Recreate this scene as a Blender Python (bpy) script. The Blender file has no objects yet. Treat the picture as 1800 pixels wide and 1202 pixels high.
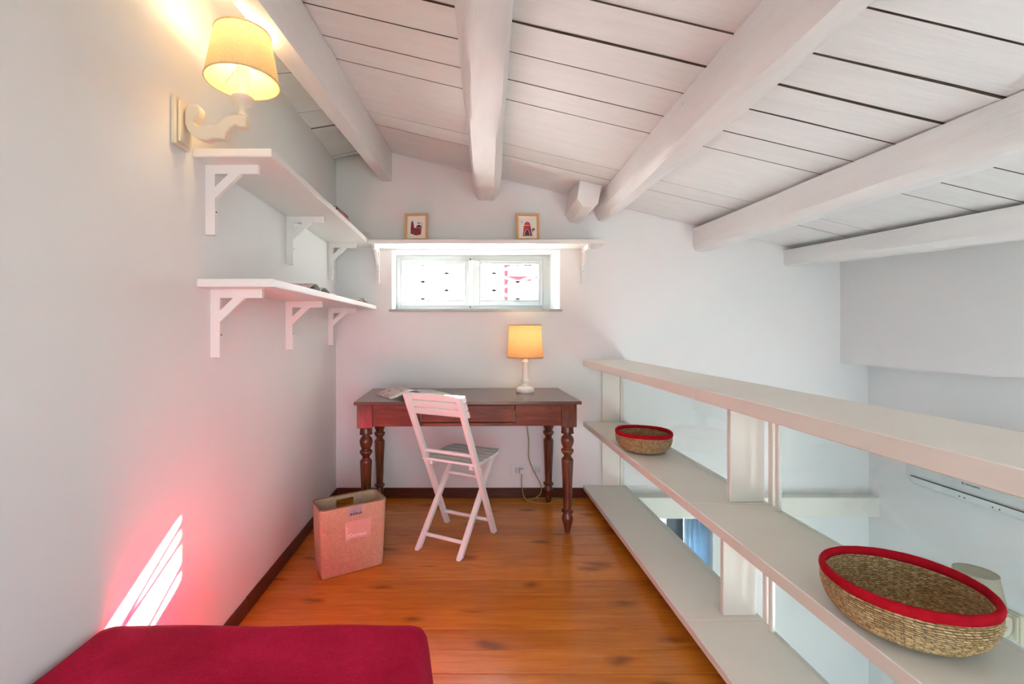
import bpy, bmesh, math, random
from mathutils import Vector, Matrix, noise

random.seed(7)
sc = bpy.context.scene
C = sc.collection
PI = math.pi

# ------------------------------------------------------------------ camera
cam_d = bpy.data.cameras.new('camera')
cam = bpy.data.objects.new('camera', cam_d); C.objects.link(cam)
cam.location = (0, 0, 1.18)
cam.rotation_euler = (PI/2, 0, 0)
cam_d.sensor_width = 36.0
cam_d.lens = 16.0
cam_d.shift_x = 80/1800
cam_d.shift_y = -20/1800
cam_d.clip_start = 0.02
sc.camera = cam

# ------------------------------------------------------------------ world, sun, exposure
SKY = 5.0
SUN = 140.0
world = bpy.data.worlds.new('world'); sc.world = world
world.use_nodes = True
wn = world.node_tree; wn.nodes.clear()
w_out = wn.nodes.new('ShaderNodeOutputWorld')
w_bg = wn.nodes.new('ShaderNodeBackground'); w_bg.inputs['Strength'].default_value = SKY
w_tc = wn.nodes.new('ShaderNodeTexCoord')
w_sep = wn.nodes.new('ShaderNodeSeparateXYZ')
w_rmp = wn.nodes.new('ShaderNodeValToRGB')
e = w_rmp.color_ramp.elements
e[0].position = 0.44; e[0].color = (0.58, 0.60, 0.60, 1)
e[1].position = 0.52; e[1].color = (0.78, 0.91, 1.0, 1)
n = w_rmp.color_ramp.elements.new(0.85); n.color = (0.60, 0.81, 1.0, 1)
w_map = wn.nodes.new('ShaderNodeMapRange')
w_map.inputs['From Min'].default_value = -1; w_map.inputs['From Max'].default_value = 1
wn.links.new(w_tc.outputs['Generated'], w_sep.inputs[0])
wn.links.new(w_sep.outputs['Z'], w_map.inputs['Value'])
wn.links.new(w_map.outputs[0], w_rmp.inputs['Fac'])
wn.links.new(w_rmp.outputs['Color'], w_bg.inputs['Color'])
wn.links.new(w_bg.outputs[0], w_out.inputs['Surface'])

sun_d = bpy.data.lights.new('sun', 'SUN'); sun_d.energy = SUN; sun_d.angle = math.radians(0.35)
sun_d.color = (1.0, 0.97, 0.92)
sun = bpy.data.objects.new('sun', sun_d); C.objects.link(sun)
sun.rotation_euler = Vector((-0.235, -1.0, -0.552)).to_track_quat('-Z', 'Y').to_euler()
sun.location = (2, 9, 6)

def portal(name, loc, direction, sx, sy):
    d = bpy.data.lights.new(name, 'AREA'); d.shape = 'RECTANGLE'; d.size = sx; d.size_y = sy
    d.cycles.is_portal = True
    o = bpy.data.objects.new(name, d); C.objects.link(o)
    o.location = loc; o.rotation_euler = Vector(direction).to_track_quat('-Z', 'Z').to_euler()
    return o
portal('window_daylight_portal', (0.068, 3.5, 1.54), (0, -1, 0), 1.25, 0.5)
portal('rear_window_daylight_portal', (0.235, -1.72, 0.9), (0, 1, 0), 2.25, 1.7)
portal('lower_window_daylight_portal', (1.35, -1.72, -1.62), (0, 1, 0), 2.7, 1.4)
portal('right_window_daylight_portal', (3.25, -0.375, -1.35), (-1, 0, 0), 1.95, 1.75)
portal('lower_door_daylight_portal', (1.37, 3.5, -1.3), (0, -1, 0), 0.78, 2.4)

vs = sc.view_settings
vs.view_transform = 'Standard'; vs.look = 'None'; vs.gamma = 1.0; vs.use_curve_mapping = False
vs.exposure = 0.86
try:
    sc.cycles.max_bounces = 7; sc.cycles.diffuse_bounces = 5; sc.cycles.transparent_max_bounces = 24
    sc.cycles.transmission_bounces = 8; sc.cycles.sample_clamp_indirect = 60.0
    sc.cycles.adaptive_threshold = 0.045; sc.cycles.caustics_reflective = False; sc.cycles.caustics_refractive = False
except Exception:
    pass

# ------------------------------------------------------------------ materials
def nt(m):
    m.use_nodes = True
    return m.node_tree
def principled(name):
    m = bpy.data.materials.new(name); t = nt(m)
    return m, t, t.nodes['Principled BSDF']
def coords(t, scale=(1, 1, 1), rand=False, rot=(0, 0, 0)):
    tc = t.nodes.new('ShaderNodeTexCoord')
    mp = t.nodes.new('ShaderNodeMapping'); mp.inputs['Scale'].default_value = scale
    mp.inputs['Rotation'].default_value = rot
    src = tc.outputs['Object']
    if rand:
        oi = t.nodes.new('ShaderNodeObjectInfo')
        mu = t.nodes.new('ShaderNodeMath'); mu.operation = 'MULTIPLY'; mu.inputs[1].default_value = 53.7
        t.links.new(oi.outputs['Random'], mu.inputs[0])
        ad = t.nodes.new('ShaderNodeVectorMath'); ad.operation = 'ADD'
        t.links.new(src, ad.inputs[0]); t.links.new(mu.outputs[0], ad.inputs[1])
        src = ad.outputs[0]
    t.links.new(src, mp.inputs['Vector'])
    return mp.outputs[0]
def noise_tex(t, vec, scale, detail=4, rough=0.55, dist=0.0):
    n = t.nodes.new('ShaderNodeTexNoise')
    n.inputs['Scale'].default_value = scale; n.inputs['Detail'].default_value = detail
    n.inputs['Roughness'].default_value = rough; n.inputs['Distortion'].default_value = dist
    t.links.new(vec, n.inputs['Vector'])
    return n.outputs[0]
def ramp(t, fac, stops):
    r = t.nodes.new('ShaderNodeValToRGB')
    els = r.color_ramp.elements
    while len(els) < len(stops): els.new(0.5)
    for el, (p, c) in zip(els, stops):
        el.position = p; el.color = (*c, 1) if len(c) == 3 else c
    t.links.new(fac, r.inputs['Fac'])
    return r.outputs['Color']
def bump(t, b, height, strength, dist=0.002):
    n = t.nodes.new('ShaderNodeBump'); n.inputs['Strength'].default_value = strength
    n.inputs['Distance'].default_value = dist
    t.links.new(height, n.inputs['Height']); t.links.new(n.outputs[0], b.inputs['Normal'])
def mix(t, fac, a, b, mode='MIX'):
    n = t.nodes.new('ShaderNodeMix'); n.data_type = 'RGBA'; n.blend_type = mode
    if isinstance(fac, (int, float)): n.inputs[0].default_value = fac
    else: t.links.new(fac, n.inputs[0])
    for sock, v in ((n.inputs[6], a), (n.inputs[7], b)):
        if isinstance(v, tuple): sock.default_value = (*v, 1)
        else: t.links.new(v, sock)
    return n.outputs[2]

def paint(name, col, col2=None, rough=0.5, cscale=3, stretch=(1, 1, 1), bscale=60, bstr=0.15, bdist=0.001,
          lo=0.42, hi=0.68, rand=False, spec=0.4, metal=0.0):
    m, t, b = principled(name)
    v = coords(t, stretch, rand)
    if col2 is not None:
        f = noise_tex(t, v, cscale, 5)
        t.links.new(ramp(t, f, [(lo, col), (hi, col2)]), b.inputs['Base Color'])
    else:
        b.inputs['Base Color'].default_value = (*col, 1)
    b.inputs['Roughness'].default_value = rough
    b.inputs['Specular IOR Level'].default_value = spec
    b.inputs['Metallic'].default_value = metal
    if bstr: bump(t, b, noise_tex(t, v, bscale, 4), bstr, bdist)
    return m

M = {}
M['plaster'] = paint('white_plaster', (0.775, 0.775, 0.765), (0.75, 0.75, 0.74), 0.75, 1.5, bscale=90, bstr=0.10, bdist=0.0015, spec=0.25)
M['plaster_grey'] = paint('cool_white_plaster', (0.77, 0.775, 0.775), (0.75, 0.76, 0.765), 0.75, 1.5, bscale=90, bstr=0.08, bdist=0.0015, spec=0.25)
M['shelf_white'] = paint('shelf_white_paint', (0.80, 0.79, 0.76), (0.77, 0.755, 0.72), 0.42, 2, bscale=30, bstr=0.06)
M['divider'] = paint('divider_cream_paint', (0.77, 0.74, 0.67), (0.74, 0.71, 0.635), 0.5, 2.5, bscale=25, bstr=0.05)
M['chair'] = paint('chair_white_lacquer', (0.82, 0.80, 0.78), None, 0.35, bscale=25, bstr=0.04)
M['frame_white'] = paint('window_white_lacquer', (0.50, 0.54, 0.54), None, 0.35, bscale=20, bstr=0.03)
M['sconce'] = paint('cream_lacquer', (0.74, 0.67, 0.53), (0.70, 0.62, 0.48), 0.4, 6, bscale=30, bstr=0.05)
M['lamp_white'] = paint('lamp_white_paint', (0.84, 0.82, 0.78), None, 0.4, bscale=40, bstr=0.05)
M['plastic'] = paint('white_plastic', (0.74, 0.76, 0.76), None, 0.3, bstr=0)
M['plastic_ac'] = paint('ac_grey_white_plastic', (0.58, 0.62, 0.61), None, 0.35, bstr=0)
M['plastic_grey'] = paint('pale_grey_plastic', (0.62, 0.65, 0.65), None, 0.35, bstr=0)
M['dark'] = paint('dark_void', (0.018, 0.014, 0.012), None, 0.9, bstr=0, spec=0.1)
M['screw'] = paint('dark_screw', (0.05, 0.045, 0.04), None, 0.4, bstr=0, metal=0.6)
M['brass'] = paint('aged_brass', (0.45, 0.33, 0.12), None, 0.35, bstr=0, metal=0.9)
M['wire'] = paint('steel_wire', (0.55, 0.50, 0.42), None, 0.35, bstr=0, metal=0.8)
M['stone'] = paint('marble_sill', (0.43, 0.43, 0.40), (0.34, 0.34, 0.31), 0.3, 9, bscale=20, bstr=0.03, lo=0.45, hi=0.7)
M['terrace'] = paint('grey_terrace_paving', (0.30, 0.29, 0.28), (0.25, 0.24, 0.23), 0.8, 2, bstr=0.1)
M['red_metal'] = paint('red_enamel', (0.75, 0.008, 0.016), None, 0.6, bstr=0, spec=0.15)
M['grille'] = paint('white_grille_paint', (0.85, 0.86, 0.86), None, 0.45, bstr=0)
M['oak'] = paint('light_oak', (0.62, 0.37, 0.15), (0.50, 0.28, 0.10), 0.5, 6, stretch=(1, 1, 0.2), bscale=60, bstr=0.1)
M['paper'] = paint('paper', (0.80, 0.77, 0.70), None, 0.7, bstr=0)
M['page'] = paint('page_edges', (0.70, 0.68, 0.64), (0.45, 0.43, 0.41), 0.6, 30, stretch=(0.1, 0.1, 30), bstr=0)
M['ink_maroon'] = paint('maroon_ink', (0.22, 0.035, 0.045), (0.32, 0.05, 0.055), 0.7, 60, bstr=0)
M['ink_red'] = paint('red_ink', (0.50, 0.05, 0.04), (0.36, 0.03, 0.03), 0.7, 40, bstr=0)
M['ink_dark'] = paint('dark_ink', (0.07, 0.05, 0.055), None, 0.7, bstr=0)
M['ink_olive'] = paint('olive_ink', (0.25, 0.22, 0.05), (0.10, 0.10, 0.06), 0.7, 90, bstr=0)
M['ink_white'] = paint('white_ink', (0.86, 0.84, 0.82), None, 0.6, bstr=0)
M['ink_black'] = paint('black_ink', (0.015, 0.015, 0.02), None, 0.5, bstr=0)
M['book_red'] = paint('red_cover', (0.42, 0.06, 0.07), None, 0.5, bstr=0)
M['book_dark'] = paint('dark_cover', (0.06, 0.05, 0.06), None, 0.5, bstr=0)
M['book_yellow'] = paint('yellow_cover', (0.55, 0.36, 0.06), None, 0.5, bstr=0)
M['zinc'] = paint('grey_tag', (0.36, 0.36, 0.37), (0.30, 0.30, 0.31), 0.5, 40, bstr=0)
M['patch'] = paint('beige_patch', (0.62, 0.42, 0.35), (0.58, 0.39, 0.32), 0.75, 20, bscale=200, bstr=0.2)
M['door_dark'] = paint('dark_blue_grey_paint', (0.05, 0.075, 0.11), None, 0.4, bstr=0)
M['tile'] = paint('lower_floor_tile', (0.62, 0.58, 0.53), (0.55, 0.52, 0.48), 0.4, 4, bstr=0)
M['raw_wood'] = paint('raw_board_edge', (0.07, 0.045, 0.03), (0.12, 0.08, 0.05), 0.8, 20, bstr=0)

def painted_wood(name, stretch, rand=False, tint=(0.785, 0.785, 0.775)):
    """white paint over old timber: fine grain, worn spots where dark wood shows, brushed relief"""
    m, t, b = principled(name)
    v = coords(t, stretch, rand)
    g = noise_tex(t, v, 9, 6, 0.65, 0.6)
    base = ramp(t, g, [(0.30, tuple(c*0.93 for c in tint)), (0.62, tint)])
    v2 = coords(t, tuple(0.35*s + 0.65 for s in stretch), rand)
    w = noise_tex(t, v2, 11, 6, 0.7)
    spot = ramp(t, w, [(0.715, (0, 0, 0)), (0.76, (1, 1, 1))])
    rgb = t.nodes.new('ShaderNodeRGBToBW'); t.links.new(spot, rgb.inputs[0])
    t.links.new(mix(t, rgb.outputs[0], base, (0.30, 0.22, 0.15)), b.inputs['Base Color'])
    b.inputs['Roughness'].default_value = 0.45
    b.inputs['Specular IOR Level'].default_value = 0.4
    v3 = coords(t, tuple(s*1.0 for s in stretch), rand)
    bump(t, b, noise_tex(t, v3, 26, 6, 0.6, 0.3), 0.5, 0.0035)
    return m
M['ceil_wood'] = painted_wood('white_painted_boards', (0.22, 2.2, 1), True)
M['beam_wood'] = painted_wood('white_painted_beam', (1.6, 0.22, 1.6))

def floor_wood():
    m, t, b = principled('stained_pine_boards')
    v = coords(t, (0.7, 9.0, 1), True)
    grain = noise_tex(t, v, 5, 6, 0.66, 0.7)
    col = ramp(t, grain, [(0.20, (0.48, 0.150, 0.013)), (0.50, (0.64, 0.22, 0.020)), (0.80, (0.76, 0.30, 0.034))])
    v1 = coords(t, (0.8, 1.4, 1), True)
    big = noise_tex(t, v1, 2.2, 3)
    col = mix(t, 0.6, col, ramp(t, big, [(0.3, (0.72, 0.66, 0.60)), (0.7, (1.0, 1.0, 1.0))]), 'MULTIPLY')
    # knots
    vk = coords(t, (1.9, 5.2, 0.01), True)
    vo = t.nodes.new('ShaderNodeTexVoronoi'); vo.inputs['Scale'].default_value = 1.0
    vo.inputs['Randomness'].default_value = 1.0; vo.voronoi_dimensions = '2D'
    wob = t.nodes.new('ShaderNodeVectorMath'); wob.operation = 'ADD'
    nn = t.nodes.new('ShaderNodeTexNoise'); nn.inputs['Scale'].default_value = 3.0
    t.links.new(vk, nn.inputs['Vector'])
    sc_ = t.nodes.new('ShaderNodeVectorMath'); sc_.operation = 'SCALE'; sc_.inputs['Scale'].default_value = 0.30
    t.links.new(nn.outputs['Color'], sc_.inputs[0]); t.links.new(vk, wob.inputs[0]); t.links.new(sc_.outputs[0], wob.inputs[1])
    t.links.new(wob.outputs[0], vo.inputs['Vector'])
    kn = ramp(t, vo.outputs['Distance'], [(0.025, (1, 1, 1)), (0.07, (0.6, 0.6, 0.6)), (0.145, (0, 0, 0))])
    bw = t.nodes.new('ShaderNodeRGBToBW'); t.links.new(kn, bw.inputs[0])
    k2 = t.nodes.new('ShaderNodeMath'); k2.operation = 'MULTIPLY'; k2.inputs[1].default_value = 0.62
    t.links.new(bw.outputs[0], k2.inputs[0])
    col = mix(t, k2.outputs[0], col, (0.085, 0.026, 0.008))
    oi = t.nodes.new('ShaderNodeObjectInfo')
    col = mix(t, 1.0, col, ramp(t, oi.outputs['Random'], [(0.0, (0.84, 0.80, 0.78)), (1.0, (1.12, 1.12, 1.10))]), 'MULTIPLY')
    t.links.new(col, b.inputs['Base Color'])
    b.inputs['Roughness'].default_value = 0.27
    b.inputs['Specular IOR Level'].default_value = 0.45
    b.inputs['Coat Weight'].default_value = 0.15; b.inputs['Coat Roughness'].default_value = 0.12
    bump(t, b, grain, 0.12, 0.002)
    return m
M['floor'] = floor_wood()

def dark_wood(name, c0, c1, c2, stretch, rough=0.36, spec=0.26):
    m, t, b = principled(name)
    v = coords(t, stretch, True)
    g = noise_tex(t, v, 6, 7, 0.6, 0.8)
    t.links.new(ramp(t, g, [(0.3, c0), (0.5, c1), (0.75, c2)]), b.inputs['Base Color'])
    b.inputs['Roughness'].default_value = rough
    b.inputs['Specular IOR Level'].default_value = spec
    b.inputs['Coat Weight'].default_value = 0.03; b.inputs['Coat Roughness'].default_value = 0.2
    bump(t, b, g, 0.08, 0.001)
    return m
M['mahogany'] = dark_wood('mahogany', (0.085, 0.014, 0.006), (0.16, 0.030, 0.011), (0.26, 0.065, 0.022), (0.6, 5, 5))
M['mahogany_top'] = dark_wood('mahogany_top', (0.085, 0.035, 0.022), (0.12, 0.052, 0.033), (0.17, 0.08, 0.05), (0.6, 5, 5), 0.20, 0.5)
M['mahogany_leg'] = dark_wood('mahogany_turned', (0.05, 0.011, 0.006), (0.115, 0.028, 0.012), (0.22, 0.068, 0.022), (4, 4, 0.7), 0.22, 0.45)
M['baseboard'] = dark_wood('baseboard_wood', (0.055, 0.013, 0.006), (0.085, 0.021, 0.010), (0.12, 0.032, 0.014), (1, 1, 6), 0.35)

def glass_mat(name, tint, refl=1.0):
    m = bpy.data.materials.new(name); t = nt(m); t.nodes.clear()
    o = t.nodes.new('ShaderNodeOutputMaterial')
    tr = t.nodes.new('ShaderNodeBsdfTransparent'); tr.inputs['Color'].default_value = (*tint, 1)
    gl = t.nodes.new('ShaderNodeBsdfGlossy'); gl.inputs['Roughness'].default_value = 0.0
    lw = t.nodes.new('ShaderNodeLayerWeight'); lw.inputs['Blend'].default_value = 0.5
    pw = t.nodes.new('ShaderNodeMath'); pw.operation = 'POWER'; pw.inputs[1].default_value = 5.0
    t.links.new(lw.outputs['Facing'], pw.inputs[0])
    mu = t.nodes.new('ShaderNodeMath'); mu.operation = 'MULTIPLY_ADD'; mu.inputs[1].default_value = 0.9*refl; mu.inputs[2].default_value = 0.04*refl
    t.links.new(pw.outputs[0], mu.inputs[0])
    mx = t.nodes.new('ShaderNodeMixShader')
    t.links.new(mu.outputs[0], mx.inputs[0]); t.links.new(tr.outputs[0], mx.inputs[1]); t.links.new(gl.outputs[0], mx.inputs[2])
    t.links.new(mx.outputs[0], o.inputs['Surface'])
    return m
M['glass'] = glass_mat('clear_glass', (0.98, 0.99, 0.99), 0.6)
M['glass_green'] = glass_mat('green_tinted_glass', (0.93, 0.965, 0.96), 0.7)

def velvet():
    m, t, b = principled('crimson_velvet')
    v = coords(t, (1, 1, 1))
    f = noise_tex(t, v, 5, 6, 0.7, 0.5)
    f2 = noise_tex(t, v, 160, 2)
    c = ramp(t, f, [(0.35, (0.37, 0.003, 0.027)), (0.66, (0.51, 0.009, 0.052))])
    c = mix(t, 0.35, c, ramp(t, f2, [(0.35, (0.45, 0.45, 0.45)), (0.65, (1, 1, 1))]), 'MULTIPLY')
    t.links.new(c, b.inputs['Base Color'])
    b.inputs['Roughness'].default_value = 0.85
    b.inputs['Specular IOR Level'].default_value = 0.1
    b.inputs['Sheen Weight'].default_value = 0.06
    b.inputs['Sheen Roughness'].default_value = 0.4
    b.inputs['Sheen Tint'].default_value = (0.9, 0.15, 0.25, 1)
    bump(t, b, f2, 0.25, 0.002)
    return m
M['velvet'] = velvet()

def straw(name, dark, mid, light):
    m, t, b = principled(name)
    tc = t.nodes.new('ShaderNodeTexCoord')
    sp_ = t.nodes.new('ShaderNodeSeparateXYZ'); t.links.new(tc.outputs['UV'], sp_.inputs[0])
    sh_ = t.nodes.new('ShaderNodeMath'); sh_.operation = 'MULTIPLY_ADD'; sh_.inputs[1].default_value = 0.45
    t.links.new(sp_.outputs['Y'], sh_.inputs[0]); t.links.new(sp_.outputs['X'], sh_.inputs[2])
    cb = t.nodes.new('ShaderNodeCombineXYZ'); t.links.new(sh_.outputs[0], cb.inputs[0]); t.links.new(sp_.outputs['Y'], cb.inputs[1])
    br = t.nodes.new('ShaderNodeTexBrick'); br.inputs['Scale'].default_value = 1.0; br.offset = 0.37; br.offset_frequency = 3
    br.inputs['Brick Width'].default_value = 1.3; br.inputs['Row Height'].default_value = 1.0
    br.inputs['Mortar Size'].default_value = 0.10; br.inputs['Mortar Smooth'].default_value = 1.0
    br.inputs['Color1'].default_value = (*mid, 1); br.inputs['Color2'].default_value = (*light, 1); br.inputs['Mortar'].default_value = (*dark, 1)
    t.links.new(cb.outputs[0], br.inputs['Vector'])
    mp = t.nodes.new('ShaderNodeMapping'); mp.inputs['Scale'].default_value = (0.7, 3.0, 1); t.links.new(cb.outputs[0], mp.inputs['Vector'])
    f = noise_tex(t, mp.outputs[0], 1.0, 3, 0.6)
    c = mix(t, 0.8, br.outputs['Color'], ramp(t, f, [(0.36, (0.30, 0.26, 0.22)), (0.62, (1.15, 1.12, 1.05))]), 'MULTIPLY')
    t.links.new(c, b.inputs['Base Color'])
    b.inputs['Roughness'].default_value = 0.55
    b.inputs['Specular IOR Level'].default_value = 0.4
    inv = t.nodes.new('ShaderNodeMath'); inv.operation = 'SUBTRACT'; inv.inputs[0].default_value = 1.0
    t.links.new(br.outputs['Fac'], inv.inputs[1])
    bump(t, b, inv.outputs[0], 0.8, 0.003)
    return m
M['straw'] = straw('seagrass', (0.10, 0.05, 0.016), (0.44, 0.28, 0.115), (0.70, 0.51, 0.27))
M['red_felt'] = paint('red_felt', (0.44, 0.006, 0.016), (0.34, 0.004, 0.012), 0.9, 40, bscale=260, bstr=0.4, spec=0.1)

def weave():
    m, t, b = principled('woven_paper_cord')
    tc = t.nodes.new('ShaderNodeTexCoord')
    mp = t.nodes.new('ShaderNodeMapping'); mp.inputs['Scale'].default_value = (1, 1, 1)
    t.links.new(tc.outputs['UV'], mp.inputs['Vector'])
    br = t.nodes.new('ShaderNodeTexBrick')
    br.inputs['Scale'].default_value = 1.0
    br.inputs['Brick Width'].default_value = 0.0085; br.inputs['Row Height'].default_value = 0.0052
    br.inputs['Mortar Size'].default_value = 0.0012; br.inputs['Mortar Smooth'].default_value = 0.5
    br.inputs['Color1'].default_value = (0.95, 0.74, 0.54, 1); br.inputs['Color2'].default_value = (0.86, 0.62, 0.43, 1)
    br.inputs['Mortar'].default_value = (0.26, 0.14, 0.075, 1)
    t.links.new(mp.outputs[0], br.inputs['Vector'])
    f = noise_tex(t, coords(t), 70, 3)
    c = mix(t, 0.35, br.outputs['Color'], ramp(t, f, [(0.35, (0.7, 0.66, 0.62)), (0.65, (1, 1, 1))]), 'MULTIPLY')
    t.links.new(c, b.inputs['Base Color'])
    b.inputs['Roughness'].default_value = 0.7
    inv = t.nodes.new('ShaderNodeMath'); inv.operation = 'SUBTRACT'; inv.inputs[0].default_value = 1.0
    t.links.new(br.outputs['Fac'], inv.inputs[1])
    bump(t, b, inv.outputs[0], 0.7, 0.002)
    return m
M['weave'] = weave()

def shade_mat(name, col, trans, wscale=260):
    m = bpy.data.materials.new(name); t = nt(m); t.nodes.clear()
    o = t.nodes.new('ShaderNodeOutputMaterial')
    v = coords(t, (1, 1, 1))
    f = noise_tex(t, v, wscale, 2)
    c = ramp(t, f, [(0.3, tuple(x*0.80 for x in col)), (0.7, col)])
    d = t.nodes.new('ShaderNodeBsdfDiffuse'); tr = t.nodes.new('ShaderNodeBsdfTranslucent')
    t.links.new(c, d.inputs['Color']); t.links.new(c, tr.inputs['Color'])
    mx = t.nodes.new('ShaderNodeMixShader'); mx.inputs[0].default_value = trans
    t.links.new(d.outputs[0], mx.inputs[1]); t.links.new(tr.outputs[0], mx.inputs[2])
    t.links.new(mx.outputs[0], o.inputs['Surface'])
    return m
M['shade_cream'] = shade_mat('cream_shade_linen', (0.86, 0.64, 0.34), 0.14)
M['shade_jute'] = shade_mat('jute_shade_linen', (0.74, 0.45, 0.21), 0.27, 160)
M['shade_off'] = shade_mat('pale_shade_linen', (0.62, 0.56, 0.45), 0.4)
M['curtain'] = shade_mat('sheer_blue_curtain', (0.62, 0.82, 1.0), 0.6, 400)

def emit(name, col, s):
    m = bpy.data.materials.new(name); t = nt(m); t.nodes.clear()
    o = t.nodes.new('ShaderNodeOutputMaterial'); em = t.nodes.new('ShaderNodeEmission')
    em.inputs['Color'].default_value = (*col, 1); em.inputs['Strength'].default_value = s
    t.links.new(em.outputs[0], o.inputs['Surface'])
    return m
M['bulb'] = emit('warm_bulb', (1.0, 0.78, 0.45), 14.0)

def printed_page(name, hue):
    m, t, b = principled(name)
    v = coords(t, (1, 1, 0))
    vo = t.nodes.new('ShaderNodeTexVoronoi'); vo.inputs['Scale'].default_value = 22
    t.links.new(v, vo.inputs['Vector'])
    f = noise_tex(t, v, 30, 4)
    pal = ramp(t, f, [(0.30, (0.10, 0.05, 0.04)), (0.42, hue), (0.50, (0.74, 0.70, 0.62)), (0.60, (0.42, 0.36, 0.32)), (0.72, (0.72, 0.69, 0.62))])
    c = mix(t, 0.25, pal, vo.outputs['Color'], 'MULTIPLY')
    tc = t.nodes.new('ShaderNodeTexCoord'); sx = t.nodes.new('ShaderNodeSeparateXYZ'); t.links.new(tc.outputs['Object'], sx.inputs[0])
    lt = t.nodes.new('ShaderNodeMath'); lt.operation = 'LESS_THAN'; lt.inputs[1].default_value = -0.082
    t.links.new(sx.outputs['Y'], lt.inputs[0])
    c = mix(t, lt.outputs[0], c, (0.78, 0.77, 0.74))
    t.links.new(c, b.inputs['Base Color'])
    b.inputs['Roughness'].default_value = 0.3
    return m
M['page_print'] = printed_page('printed_page', (0.50, 0.13, 0.05))
M['page_grey'] = printed_page('grey_printed_page', (0.20, 0.24, 0.24))

def cord_mat():
    m, t, b = principled('twisted_gold_cord')
    v = coords(t, (1, 1, 1))
    w = t.nodes.new('ShaderNodeTexWave'); w.inputs['Scale'].default_value = 60; w.inputs['Distortion'].default_value = 2
    t.links.new(v, w.inputs['Vector'])
    t.links.new(ramp(t, w.outputs[0], [(0.35, (0.16, 0.08, 0.02)), (0.6, (0.58, 0.38, 0.13))]), b.inputs['Base Color'])
    b.inputs['Roughness'].default_value = 0.6
    return m
M['cord'] = cord_mat()

# ------------------------------------------------------------------ mesh helpers
def box(bm, a, b, bev=0.0, seg=1):
    x0, y0, z0 = (min(a[i], b[i]) for i in range(3)); x1, y1, z1 = (max(a[i], b[i]) for i in range(3))
    vs_ = [bm.verts.new(p) for p in ((x0, y0, z0), (x1, y0, z0), (x1, y1, z0), (x0, y1, z0), (x0, y0, z1), (x1, y0, z1), (x1, y1, z1), (x0, y1, z1))]
    fs = [bm.faces.new([vs_[i] for i in f]) for f in ((0, 3, 2, 1), (4, 5, 6, 7), (0, 1, 5, 4), (1, 2, 6, 5), (2, 3, 7, 6), (3, 0, 4, 7))]
    if bev:
        ed = list({e for f in fs for e in f.edges})
        bmesh.ops.bevel(bm, geom=ed, offset=bev, segments=seg, affect='EDGES', profile=0.6)
    return fs
def hexa(bm, bot, top):
    """8-corner solid from two quads (each ordered counter-clockwise from above)"""
    vb = [bm.verts.new(p) for p in bot]; vt = [bm.verts.new(p) for p in top]
    n = len(vb)
    bm.faces.new(vb[::-1]); bm.faces.new(vt)
    for i in range(n): bm.faces.new((vb[i], vb[(i+1) % n], vt[(i+1) % n], vt[i]))
def prism(bm, poly, axis, lo, hi):
    """extrude a 2-D outline along an axis; poly in the other two axes' order"""
    def P(p, h):
        if axis == 'x': return (h, p[0], p[1])
        if axis == 'y': return (p[0], h, p[1])
        return (p[0], p[1], h)
    a = [bm.verts.new(P(p, lo)) for p in poly]; b = [bm.verts.new(P(p, hi)) for p in poly]
    n = len(a)
    fs = [bm.faces.new(a), bm.faces.new(b[::-1])]
    for i in range(n): fs.append(bm.faces.new((a[i], b[i], b[(i+1) % n], a[(i+1) % n])))
    bmesh.ops.recalc_face_normals(bm, faces=fs)
    return fs
def lathe(bm, prof, seg=32, c=(0, 0), z0=0.0, closed=False):
    rings = []
    for r, z in prof:
        if r < 1e-5: rings.append([bm.verts.new((c[0], c[1], z0+z))])
        else: rings.append([bm.verts.new((c[0]+r*math.cos(2*PI*i/seg), c[1]+r*math.sin(2*PI*i/seg), z0+z)) for i in range(seg)])
    pairs = list(zip(rings, rings[1:]))
    if closed: pairs.append((rings[-1], rings[0]))
    for A, B in pairs:
        if len(A) == 1 and len(B) == 1: continue
        for i in range(seg):
            j = (i+1) % seg
            if len(A) == 1: bm.faces.new((A[0], B[j], B[i]))
            elif len(B) == 1: bm.faces.new((A[i], A[j], B[0]))
            else: bm.faces.new((A[i], A[j], B[j], B[i]))
def tube(bm, pts, r, seg=8, cap=True):
    pts = [Vector(p) for p in pts]
    rings = []; up = Vector((0.31, 0.17, 0.93))
    for i, p in enumerate(pts):
        d = (pts[min(i+1, len(pts)-1)] - pts[max(i-1, 0)]).normalized()
        if abs(d.dot(up)) > 0.95: up = Vector((1, 0.1, 0))
        s = d.cross(up).normalized(); u2 = s.cross(d).normalized(); up = u2
        rr = r[i] if isinstance(r, (list, tuple)) else r
        rings.append([bm.verts.new(p + s*rr*math.cos(2*PI*k/seg) + u2*rr*math.sin(2*PI*k/seg)) for k in range(seg)])
    for A, B in zip(rings, rings[1:]):
        for k in range(seg): bm.faces.new((A[k], A[(k+1) % seg], B[(k+1) % seg], B[k]))
    if cap:
        bm.faces.new(rings[0][::-1]); bm.faces.new(rings[-1])
def spline(pts, n=10):
    pts = [Vector(p) for p in pts]; out = []
    for i in range(len(pts)-1):
        p0 = pts[max(i-1, 0)]; p1 = pts[i]; p2 = pts[i+1]; p3 = pts[min(i+2, len(pts)-1)]
        for k in range(n):
            t = k/n
            out.append(0.5*((2*p1)+(p2-p0)*t+(2*p0-5*p1+4*p2-p3)*t*t+(3*p1-p0-3*p2+p3)*t**3))
    out.append(pts[-1]); return out

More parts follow.
